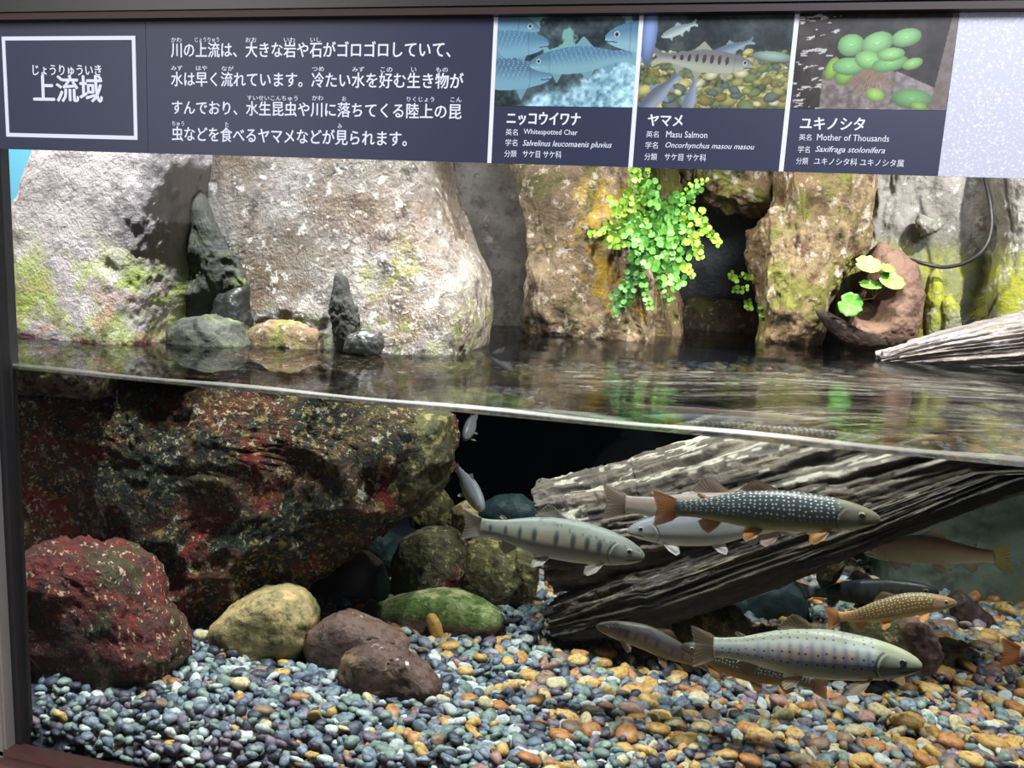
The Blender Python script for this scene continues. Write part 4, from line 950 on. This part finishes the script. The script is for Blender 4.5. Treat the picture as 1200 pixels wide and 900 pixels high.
def put(o, parent):
    o.parent = parent; o.matrix_parent_inverse = Matrix.Translation(parent.location).inverted()
def rect(name, x0, z0, x1, z1, parent, mat=M_white, dy=0.0006):
    o = box(name, (x0, SY-dy, z0), (x1, SY+0.0001, z1), mat); put(o, parent); return o
# white frame of the title
(fx0, fz0), (fx1, fz1) = gp(5, 43), gp(159.5, 164); t = 0.0042
fx0 = gp(5, 100)[0]; fx1 = gp(160, 100)[0]
for a in ((fx0, fz0-t, fx1, fz0), (fx0, fz1, fx1, fz1+t), (fx0, fz1+t, fx0+t, fz0-t), (fx1-t, fz1+t, fx1, fz0-t)): rect('frame_bar', *a, title)
# white strips between the cards
for x, c in ((XS[2], cards[0]), (XS[3], cards[1]), (XS[4], cards[2])): rect('white_strip', x-0.0001, ZBOT, x+0.0040, ZTOP, c)

def lettering(txt, box4, parent, bold=0.0, italic=False, mat=M_white, name='lettering'):
    """box4 = left px, top px, right px, bottom px; top and bottom are read at the left end of the line"""
    x0, y0, x1, y1 = box4
    cu = bpy.data.curves.new(name, 'FONT'); cu.body = txt; cu.size = 1.0; cu.fill_mode = 'FRONT'; cu.resolution_u = 2
    if italic: cu.shear = 0.28
    to = bpy.data.objects.new('tmp', cu); link(to)
    dg = bpy.context.evaluated_depsgraph_get(); dg.update()
    me = bpy.data.meshes.new_from_object(to.evaluated_get(dg)); bpy.data.objects.remove(to)
    n = len(me.vertices); v = np.zeros(n*3, dtype=np.float32); me.vertices.foreach_get('co', v); v = v.reshape(-1, 3)
    if n == 0: return None
    X0, Z0 = gp(x0, y1); Z1 = gp(x0, y0)[1]; X1 = gp(x1, (y0+y1)/2+(x1-x0)*0.012)[0]
    mn, mx_ = v.min(0), v.max(0)
    w_ = np.empty_like(v)
    w_[:, 0] = X0+(v[:, 0]-mn[0])/(mx_[0]-mn[0])*(X1-X0); w_[:, 2] = Z0+(v[:, 1]-mn[1])/(mx_[1]-mn[1])*(Z1-Z0); w_[:, 1] = SY-0.0004
    w_ -= np.array(parent.location, dtype=np.float32)
    tri = [list(p.vertices) for p in me.polygons]; em = (Z1-Z0)*bold*1.6
    sh = [(0, 0)] if not bold else [(-em, 0), (em, 0), (0, em*.6), (0, -em*.6), (0, 0)]
    V, F = join([(w_+np.array([a, -0.00001*i, c]), tri) for i, (a, c) in enumerate(sh)])
    return mesh(name, V, F, mat, parent, False)
lettering('上流域', (40, 88, 120, 119), title, 0.018); lettering('じょうりゅういき', (39, 76, 119, 88.5), title, 0.016)
B_ = 0.012
lettering('川の上流は、大きな岩や石がゴロゴロしていて、', (201, 49.5, 528, 67.5), text_, B_)
lettering('水は早く流れています。冷たい水を好む生き物が', (201, 84, 543, 101), text_, B_)
lettering('すんでおり、水生昆虫や川に落ちてくる陸上の昆', (202, 117.5, 541, 134), text_, B_)
lettering('虫などを食べるヤマメなどが見られます。', (202, 148, 477, 165), text_, B_)
for t_, x0, x1, y in (('かわ', 201, 213, 44), ('じょうりゅう', 229, 257, 44), ('おお', 288, 301, 44), ('いわ', 333, 346, 44), ('いし', 364, 376, 44),
                      ('みず', 201, 214, 77), ('はや', 230, 243, 77), ('なが', 260, 274, 77.5), ('つめ', 366, 380, 78), ('みず', 413, 427, 78.5), ('この', 446, 460, 79), ('い', 482, 488, 79), ('もの', 511, 525, 79),
                      ('すいせいこんちゅう', 290, 349, 112), ('かわ', 366, 379, 112), ('お', 401, 406, 113), ('りくじょう', 477, 509, 113.5), ('こん', 528, 541, 114),
                      ('ちゅう', 202, 216, 142), ('た', 264, 268, 143), ('み', 396, 401, 145)):
    lettering(t_, (x0, y, x1, y+5.6), text_, 0.008)
for c, rows in ((0, [('ニッコウイワナ', 594, 131, 680, 146, .022, 0), ('英名', 592.5, 151, 607, 158.5, 0, 0), ('Whitespotted Char', 613.5, 151, 677, 159, .004, 0), ('学名', 592, 163, 606.5, 171, 0, 0), ('Salvelinus leucomaenis pluvius', 612.5, 164, 717, 173, .004, 1),
                     ('分類', 591, 176, 605.5, 184, 0, 0), ('サケ目 サケ科', 612.5, 176, 658, 184.5, .004, 0)]),
                (1, [('ヤマメ', 759, 134, 800, 147.5, .022, 0), ('英名', 757, 153.5, 772, 161, 0, 0), ('Masu Salmon', 780.5, 153.5, 829, 161, .004, 0), ('学名', 756, 166, 771, 174, 0, 0), ('Oncorhynchus masou masou', 779.5, 166.5, 884, 175, .004, 1),
                     ('分類', 755, 179.5, 770, 187.5, 0, 0), ('サケ目 サケ科', 778.5, 179.5, 827.5, 188, .004, 0)]),
                (2, [('ユキノシタ', 937.5, 137, 1013, 151.5, .022, 0), ('英名', 936, 157, 951, 164.5, 0, 0), ('Mother of Thousands', 957, 157, 1042, 164.5, .004, 0), ('学名', 934.5, 171, 949, 179, 0, 0), ('Saxifraga stolonifera', 955, 171, 1037, 180, .004, 1),
                     ('分類', 932.5, 184.5, 947, 192.5, 0, 0), ('ユキノシタ科 ユキノシタ属', 953.5, 184.5, 1059, 193, .004, 0)])):
    for (t_, x0, y0, x1, y1, bd_, it) in rows: lettering(t_, (x0, y0, x1, y1), cards[c], bd_, bool(it))

# the three printed photographs: a fine grid of coloured dots on the flat print
def fishprint(img, XX, YY, tail, head, hgt, back, belly, spots=None, bars=None, seed=0, eye=True, mouth=False):
    a = np.array(tail, float); b_ = np.array(head, float); L_ = np.linalg.norm(b_-a); ex = (b_-a)/L_; ey = np.array([-ex[1], ex[0]])
    if ey[1] < 0: ey = -ey
    U_ = 1-((XX-a[0])*ex[0]+(YY-a[1])*ex[1])/L_; W_ = ((XX-a[0])*ey[0]+(YY-a[1])*ey[1])/L_
    tp = np.interp(U_, UU+[.93, 1.0], TOPP+[.055, .085], left=0, right=0)*hgt; bt = np.interp(U_, UU+[.93, 1.0], BOTP+[-.055, -.085], left=0, right=0)*hgt
    W_ = -W_; m = (U_ > 0) & (U_ < 1) & (W_ < tp) & (W_ > bt) & ~((U_ > .95) & (np.abs(W_) < (U_-.95)*.9))
    v = (W_-bt)/(tp-bt+1e-6); f = np.clip((v-.25)/.5, 0, 1)[..., None]
    col = np.array(belly)*(1-f)+np.array(back)*f
    rs = np.random.RandomState(seed)
    if spots is not None:
        n_ = np.sin(U_*L_*1.05+2*np.sin(W_*L_*.8))*np.sin(W_*L_*1.25); col = np.where(((n_ > .62) & (v > .3) & (U_ > .2))[..., None], np.array(spots), col)
    if bars is not None:
        for k in range(8):
            uc = .26+.075*k; col = np.where(((((U_-uc)/.018)**2+((v-.6)/.2)**2) < 1)[..., None], np.array(bars), col)
    if eye:
        d2 = (U_-.085)**2+(W_-.016*hgt)**2; col = np.where((d2 < .022**2)[..., None], np.array((190, 200, 190)), col); col = np.where((d2 < .014**2)[..., None], np.array((20, 24, 30)), col)
    col = np.where(((np.abs(W_+.02*hgt+.1*U_) < .005) & (U_ < .09))[..., None], np.array(belly)*1.2 if mouth else np.array(back)*.75, col)
    col = np.where(((U_ > .18) & (U_ < .19))[..., None], col*.88, col)
    # fins
    for (u0, u1, top_) in ((.42, .56, True), (.67, .76, False), (.48, .56, False), (.2, .26, False)):
        e = np.interp(U_, [u0, (u0+u1)/2+.02, u1+.04], [0, .07*hgt, 0], left=0, right=0)
        mm = (W_ >= tp) & (W_ < tp+e) if top_ else (W_ <= bt) & (W_ > bt-e)
        img[mm] = np.array(belly)*.8+np.array(back)*.15
    img[m] = np.clip(col[m], 0, 255)
def nz2(XX, YY, s, sd, o=4): return fbm(np.stack([XX.ravel()*s, YY.ravel()*s, np.full(XX.size, sd)], 1), o).reshape(XX.shape)
def printed(parent, x0, x1, z0, z1, painter, n=230, m=140):
    XX, YY = np.meshgrid(np.linspace(0, 170, n), np.linspace(0, 104, m), indexing='ij')
    img = np.zeros((n, m, 3)); painter(img, XX, YY)
    im = np.clip(img, 0, 255)/255.0; im = np.where(im <= .04045, im/12.92, ((im+.055)/1.055)**2.4)
    V = np.stack([x0+(x1-x0)*XX/170, np.full(XX.shape, SY-0.0004), z1-(z1-z0)*YY/104], -1).reshape(-1, 3)-np.array(parent.location)
    F = gridF(n, m)[:, ::-1]
    return mesh('photo_print', V, np.ascontiguousarray(F), M_print, parent, False, colors=im.reshape(-1, 3))
def ell(img, XX, YY, cx, cy, rx, ry, col, rot=0.0, soft=None):
    c, s_ = math.cos(rot), math.sin(rot); a = ((XX-cx)*c+(YY-cy)*s_)/rx; b_ = (-(XX-cx)*s_+(YY-cy)*c)/ry
    d = a*a+b_*b_; m = d < 1; sh = (1.1-.35*d+0.12*(-b_))[..., None]
    img[m] = (np.array(col)*sh)[m]
def paint1(img, XX, YY):
    n = nz2(XX, YY, .05, 1.0)[..., None]; n2 = nz2(XX, YY, .22, 2.0)[..., None]
    img[:] = np.array((52, 66, 70))+n*60+n2*30
    f = np.clip((YY-XX*(-.45)-112+18*nz2(XX, YY, .06, 5.0))/14, 0, 1)[..., None]; img[:] = img*(1-f)+(np.array((150, 190, 200))+n2*90+n*50)*f
    f = np.clip((nz2(XX, YY, .045, 8.0)-.12)/.1, 0, 1)[..., None]*(YY < 45)[..., None]; img[:] = img*(1-f)+np.array((120, 170, 160))*f
    B1, B2 = (84, 126, 150), (120, 166, 182)
    fishprint(img, XX, YY, (-90, 8), (52, 14), 1.3, B1, B2, seed=1); fishprint(img, XX, YY, (-70, 36), (64, 30), 1.3, B1, B2, (130, 170, 190), seed=2, eye=False)
    fishprint(img, XX, YY, (-75, 66), (70, 68), 1.35, (78, 112, 138), B2, (140, 176, 190), seed=3, eye=False); fishprint(img, XX, YY, (172, 44), (42, 55), 1.25, (84, 124, 150), (126, 170, 178), (132, 172, 190), seed=4, mouth=True)
    fishprint(img, XX, YY, (290, 22), (132, 24), 1.35, B1, (140, 180, 190), seed=5)
def paint2(img, XX, YY):
    n = nz2(XX, YY, .05, 11.0)[..., None]; n2 = nz2(XX, YY, .3, 12.0)[..., None]
    img[:] = np.array((46, 56, 56))+n*50+n2*14
    rs = np.random.RandomState(5)
    f = np.clip((YY-38-6*nz2(XX, YY, .08, 15.0))/10, 0, 1)[..., None]; img[:] = img*(1-f)+(np.array((84, 92, 56))+n2*60)*f
    for k in range(330):
        x, y = rs.uniform(0, 170), rs.uniform(40, 104); r = rs.uniform(2.0, 6.5)*(.4+y/104); c = [(150, 148, 84), (186, 178, 110), (112, 124, 76), (96, 106, 96), (200, 196, 150), (130, 118, 60)][rs.randint(6)]
        ell(img, XX, YY, x, y, r*1.3, r*.8, c, rs.uniform(-.4, .4))
    ell(img, XX, YY, 8, 22, 9, 34, (126, 146, 190), .05); ell(img, XX, YY, 150, 46, 22, 6, (140, 160, 146), .1)
    fishprint(img, XX, YY, (62, 8), (22, 24), 1.3, (128, 146, 146), (186, 196, 186)); fishprint(img, XX, YY, (128, 28), (78, 46), 1.1, (96, 116, 126), (140, 160, 166), eye=False); fishprint(img, XX, YY, (46, 66), (2, 112), 1.5, (96, 104, 118), (150, 156, 170)); fishprint(img, XX, YY, (66, 70), (56, 120), 1.4, (110, 122, 140), (150, 158, 170), eye=False)
    fishprint(img, XX, YY, (14, 46), (130, 56), 1.15, (118, 116, 112), (170, 172, 150), bars=(64, 56, 56))
def paint3(img, XX, YY):
    n = nz2(XX, YY, .04, 21.0)[..., None]; n2 = nz2(XX, YY, .2, 22.0)[..., None]
    img[:] = np.array((54, 46, 38))+n*34+n2*16
    f = (nz2(XX*.4+YY*.2, YY*1.6, .25, 23.0) > .42) & (XX < 46); img[f] = (196, 192, 186)
    m = (YY > 62+.30*np.abs(XX-92)) | False; stone = np.array((128, 114, 108))+n2*50
    m = (YY > 56+((XX-70)/14.0)**2*.8) & (XX > 32) & (XX < 118); img[m] = stone[m]
    m = (YY > 62+.42*(XX-112)) & (XX >= 112); img[m] = (np.array((140, 124, 124))+n2*40)[m]
    m = XX > 164-.12*YY; img[m] = (np.array((120, 106, 98))+n2*20)[m]
    for k in range(16): 
        a = -1.1+2.2*k/15; tt_ = np.linspace(0, 1, 40)
        for q in tt_: ell(img, XX, YY, 84+a*26*q, 58+30*q*(1-.3*abs(a))-(8*q*(1-q)), .8, .8, (150, 120, 92))
    for (x, y, rx, ry, c, r) in ((56, 66, 8, 10, (132, 178, 66), .5), (42, 60, 6, 11, (140, 180, 60), .3), (92, 88, 9, 6, (150, 190, 80), .3), (60, 34, 12, 10, (128, 190, 112), 0), (88, 32, 14, 10, (134, 196, 116), -.3), (118, 26, 13, 8, (132, 192, 112), -.2), (60, 57, 15, 8, (122, 186, 106), 0),
                              (80, 50, 12, 8, (140, 200, 110), .2), (104, 54, 16, 7, (120, 184, 98), -.2), (104, 44, 12, 6, (140, 198, 112), -.1), (128, 54, 9, 5, (136, 190, 96), -.3), (132, 92, 18, 9, (104, 160, 86), .1), (140, 100, 8, 4, (130, 170, 80), .2)):
        ell(img, XX, YY, x, y, rx*1.22, ry*1.22, tuple(v*.86+22 for v in c), r); ell(img, XX, YY, x, y, rx*.35, ry*.12, tuple(min(255, v+30) for v in c), r)
ph_top = ZTOP-0.0008
printed(cards[0], XS[2]+0.0042, XS[3]-0.0002, gp(600, 124)[1], ph_top, paint1)
printed(cards[1], XS[3]+0.0042, XS[4]-0.0002, gp(800, 126.5)[1], ph_top, paint2)
printed(cards[2], XS[4]+0.0042, XS[5]-0.0004, gp(1000, 128)[1], ph_top, paint3)

# ================================================================== PLANTS
M_leaf = attr_mat('bright_leaf', 0.5, 0.4); M_leaf.node_tree.nodes['Principled BSDF'].inputs['Subsurface Weight'].default_value = 0.0
def fan(r, thick, lobes, rs):
    """a fan-shaped leaflet, pointed at its stalk: closed solid"""
    a = np.linspace(-2.1, 2.1, 10); rr = r*(0.52+0.05*np.cos(a*lobes*2.0)+rs.uniform(-.03, .03, 10))
    pts = [(0, 0)]+[(r*.5+rr[i]*math.cos(a[i]), rr[i]*math.sin(a[i])*1.1) for i in range(10)]
    n = len(pts); V = [(x, y, thick/2+0.12*(y*y)/r) for x, y in pts]+[(x, y, -thick/2+0.12*(y*y)/r) for x, y in pts]
    F = [[0, i, i+1] for i in range(1, n-1)]+[[n, n+i+1, n+i] for i in range(1, n-1)]+[[i, (i+1) % n, (i+1) % n+n, i+n][::-1] for i in range(n)]
    return np.array(V), F
fr_ = np.random.RandomState(3)
def frond(parent, pts, Y, size, tone, name='frond', width=1.0, gap=5.2, Yend=None):
    """pts in pixels from the root to the tip; leaflets in pairs on both sides of a thin dark stalk"""
    Yend = Yend if Yend is not None else Y-0.03
    pts = np.array(pts, float); seg = np.r_[0, np.cumsum(np.hypot(*np.diff(pts, axis=0).T))]; Lp = seg[-1]
    k = max(4, int(Lp/gap)); t = np.linspace(0, Lp, k)
    xy = np.stack([np.interp(t, seg, pts[:, 0]), np.interp(t, seg, pts[:, 1])], 1)
    W = np.array([at(x, y, Y+(Yend-Y)*i/(k-1)) for i, (x, y) in enumerate(xy)])
    Vs_, Fs_, Cs_, off = [], [], [], 0
    V, F = tube_mesh(W, 0.0012, 5); Vs_.append(V); Fs_ += F; Cs_.append(np.tile(lin((60, 52, 30)), (len(V), 1))); off += len(V)
    for i in range(k):
        d = xy[min(i+1, k-1)]-xy[max(i-1, 0)]; ang = math.atan2(-d[1], d[0]); prof = math.sin(math.pi*(0.12+0.80*i/(k-1)))**0.6
        for sgn in (-1, 1):
            for q in range(max(1, int(round(width*prof*1.7)))):
                r = size*fr_.uniform(.8, 1.15)*(0.75+.25*prof)
                V, F = fan(r, 0.0008, 3, fr_)
                a = ang+sgn*fr_.uniform(.7, 1.3); c, s_ = math.cos(a), math.sin(a)
                e1 = np.array([c, fr_.uniform(-.5, .3), s_]); e1 /= np.linalg.norm(e1); e2 = np.array([-s_, fr_.uniform(-.6, .6), c]); e2 -= e1*(e1@e2); e2 /= np.linalg.norm(e2); e3 = np.cross(e1, e2)
                base = W[i]+np.array([c, 0, s_])*(q*size*1.15)+np.array([0, -0.004-fr_.uniform(0, .01), 0])+fr_.normal(0, .0012, 3)
                Vs_.append(base+V[:, :1]*e1+V[:, 1:2]*e2+V[:, 2:]*e3); Fs_ += [[j+off for j in f] for f in F]; off += len(V)
                f = fr_.uniform(0, 1); col = np.array(lin(tone[0]))*(1-f)+np.array(lin(tone[1]))*f; Cs_.append(np.tile(col, (len(V), 1)))
    return mesh(name, np.concatenate(Vs_)-np.array(parent.location), Fs_, M_leaf, parent, False, colors=np.concatenate(Cs_))
yF = 0.90
fern = empty('maidenhair_fern', at(762, 262, yF)); tag(fern, 'bright green maidenhair fern hanging from the rock face', 'fern')
BRI, MID, DRK = [(152, 188, 66), (122, 170, 52)], [(78, 142, 54), (108, 168, 70)], [(44, 88, 34), (68, 120, 46)]
for pts, tn, wd_, sz in (
        ([(762, 262), (750, 235), (748, 205), (750, 185)], BRI, 1.2, .0105), ([(765, 262), (745, 245), (726, 238), (722, 250)], BRI, 1.2, .0105), ([(765, 268), (740, 262), (715, 270), (694, 275)], BRI, 1.0, .0095),
        ([(765, 266), (745, 272), (722, 278), (714, 286)], BRI, 1.2, .011), ([(765, 262), (775, 245), (772, 238)], MID, 2.0, .012), ([(762, 262), (770, 275), (765, 292), (758, 308)], MID, 1.9, .0125),
        ([(768, 262), (785, 265), (790, 285), (786, 300)], MID, 1.8, .012), ([(765, 265), (785, 250), (790, 270), (788, 288)], MID, 1.6, .012), ([(770, 265), (800, 252), (812, 275), (820, 300)], BRI, 1.0, .0105), ([(770, 262), (805, 245), (825, 262), (842, 285)], BRI, 0.9, .0100),
        ([(768, 262), (795, 240), (810, 232), (818, 222)], MID, 0.9, .0095), ([(800, 230), (810, 216), (828, 212)], BRI, 0.6, .007), ([(768, 270), (785, 300), (790, 320), (792, 335)], MID, 1.2, .012), ([(772, 285), (792, 308), (805, 314), (812, 322)], BRI, 0.8, .0095),
        ([(758, 275), (748, 305), (742, 330), (728, 355)], DRK, 1.3, .0100), ([(755, 285), (752, 320), (758, 345), (762, 360)], MID, 0.8, .0085), ([(765, 300), (770, 325), (780, 345), (785, 350)], MID, 0.5, .007), ([(735, 335), (726, 350), (722, 368)], DRK, 1.0, .0095),
        ([(760, 255), (735, 255), (742, 270), (750, 290)], MID, 1.7, .012), ([(762, 250), (758, 232), (764, 215)], MID, 1.2, .010)):
    frond(fern, pts, yF, sz*1.2, tn, width=wd_)
moss = empty('small_fern', at(872, 335, 1.24)); tag(moss, 'tiny bright seedlings scattered on the dark rock right of the fern', 'fern')
for pts in ([(856, 320), (862, 328)], [(868, 322), (880, 324)], [(858, 340), (874, 338)], [(876, 352), (878, 360)]): frond(moss, pts, 1.24, .0105, BRI, width=.8, gap=4)

def round_leaf(parent, px, py, Y, rpx, tilt, tone, rot=0.0, root=None):
    c = at(px, py, Y); zz = to_px(c)[2]; r = rpx/FPX*zz
    rings, n = 5, 22; V = [(0, 0, 0.0)]
    for k in range(1, rings+1):
        for i in range(n):
            a = 2*math.pi*i/n; q = k/rings*(1+.06*math.cos(9*a)*(k == rings)); notch = 1-.22*math.exp(-((a-math.pi)/.22)**2)*(k/rings)
            V.append((r*q*notch*math.cos(a), r*q*notch*math.sin(a), r*(.16*q*q+.03*math.cos(9*a)*q)))
    F = [[0, 1+i, 1+(i+1) % n] for i in range(n)]
    for k in range(rings-1): F += [[1+k*n+i, 1+(k+1)*n+i, 1+(k+1)*n+(i+1) % n, 1+k*n+(i+1) % n] for i in range(n)]
    V = np.array(V); Rm = Matrix.Rotation(rot, 3, 'Y')@Matrix.Rotation(math.radians(90-tilt), 3, 'X'); V = V@np.array(Rm).T
    q = np.array([0 if i == 0 else ((i-1) % n) for i in range(len(V))]); vein = (np.cos(q/n*2*np.pi*9) > .75)[:, None]
    col = np.where(vein, np.array(lin(tuple(min(255, v+34) for v in tone))), np.array(lin(tone)))
    o = mesh('leaf', V+c-np.array(parent.location), F, M_leaf, parent, True, colors=col)
    sm = o.modifiers.new('thick', 'SOLIDIFY'); sm.thickness = 0.0012
    if root is not None:
        R0 = at(*root); pm = (np.array(R0)+c)/2+np.array([0, 0, .006]); pts = [np.array(R0), pm, c]
        tt_ = np.linspace(0, 1, 10)[:, None]; pts = (1-tt_)**2*pts[0]+2*tt_*(1-tt_)*pts[1]+tt_**2*pts[2]
        Vt, Ft = tube_mesh(pts, .0011, 6); mesh('stalk', Vt-np.array(parent.location), Ft, M_stalk, parent)
    return o
M_stalk = plain('reddish_stalk', (150, 128, 78), 0.6)
sx = empty('saxifrage', at(1030, 350, 1.00)); tag(sx, 'round-leaved green plant with five leaves in front of the hollow stump', 'plant')
rt = (1024, 350, 1.03)
for px, py, rp, tl, tn, ro in ((1017, 311, 15, 50, (126, 172, 72), .12), (1039, 315, 9, 58, (104, 156, 54), .2), (1044, 330, 15, 50, (122, 170, 68), .25), (1020, 335, 13, 68, (104, 156, 60), 0), (996, 357, 14, 8, (84, 150, 50), .4)):
    round_leaf(sx, px, py, 0.99, rp, tl, tn, ro, rt)
s2 = empty('seedling', at(900, 368, 1.16)); tag(s2, 'seedling with one round green leaf and two small ones at the back water line', 'plant')
for px, py, rp in ((905, 365, 7), (893, 370, 4), (891, 361, 3)): round_leaf(s2, px, py, 1.14, rp, 60, (104, 164, 60), 0, (899, 372, 1.16))
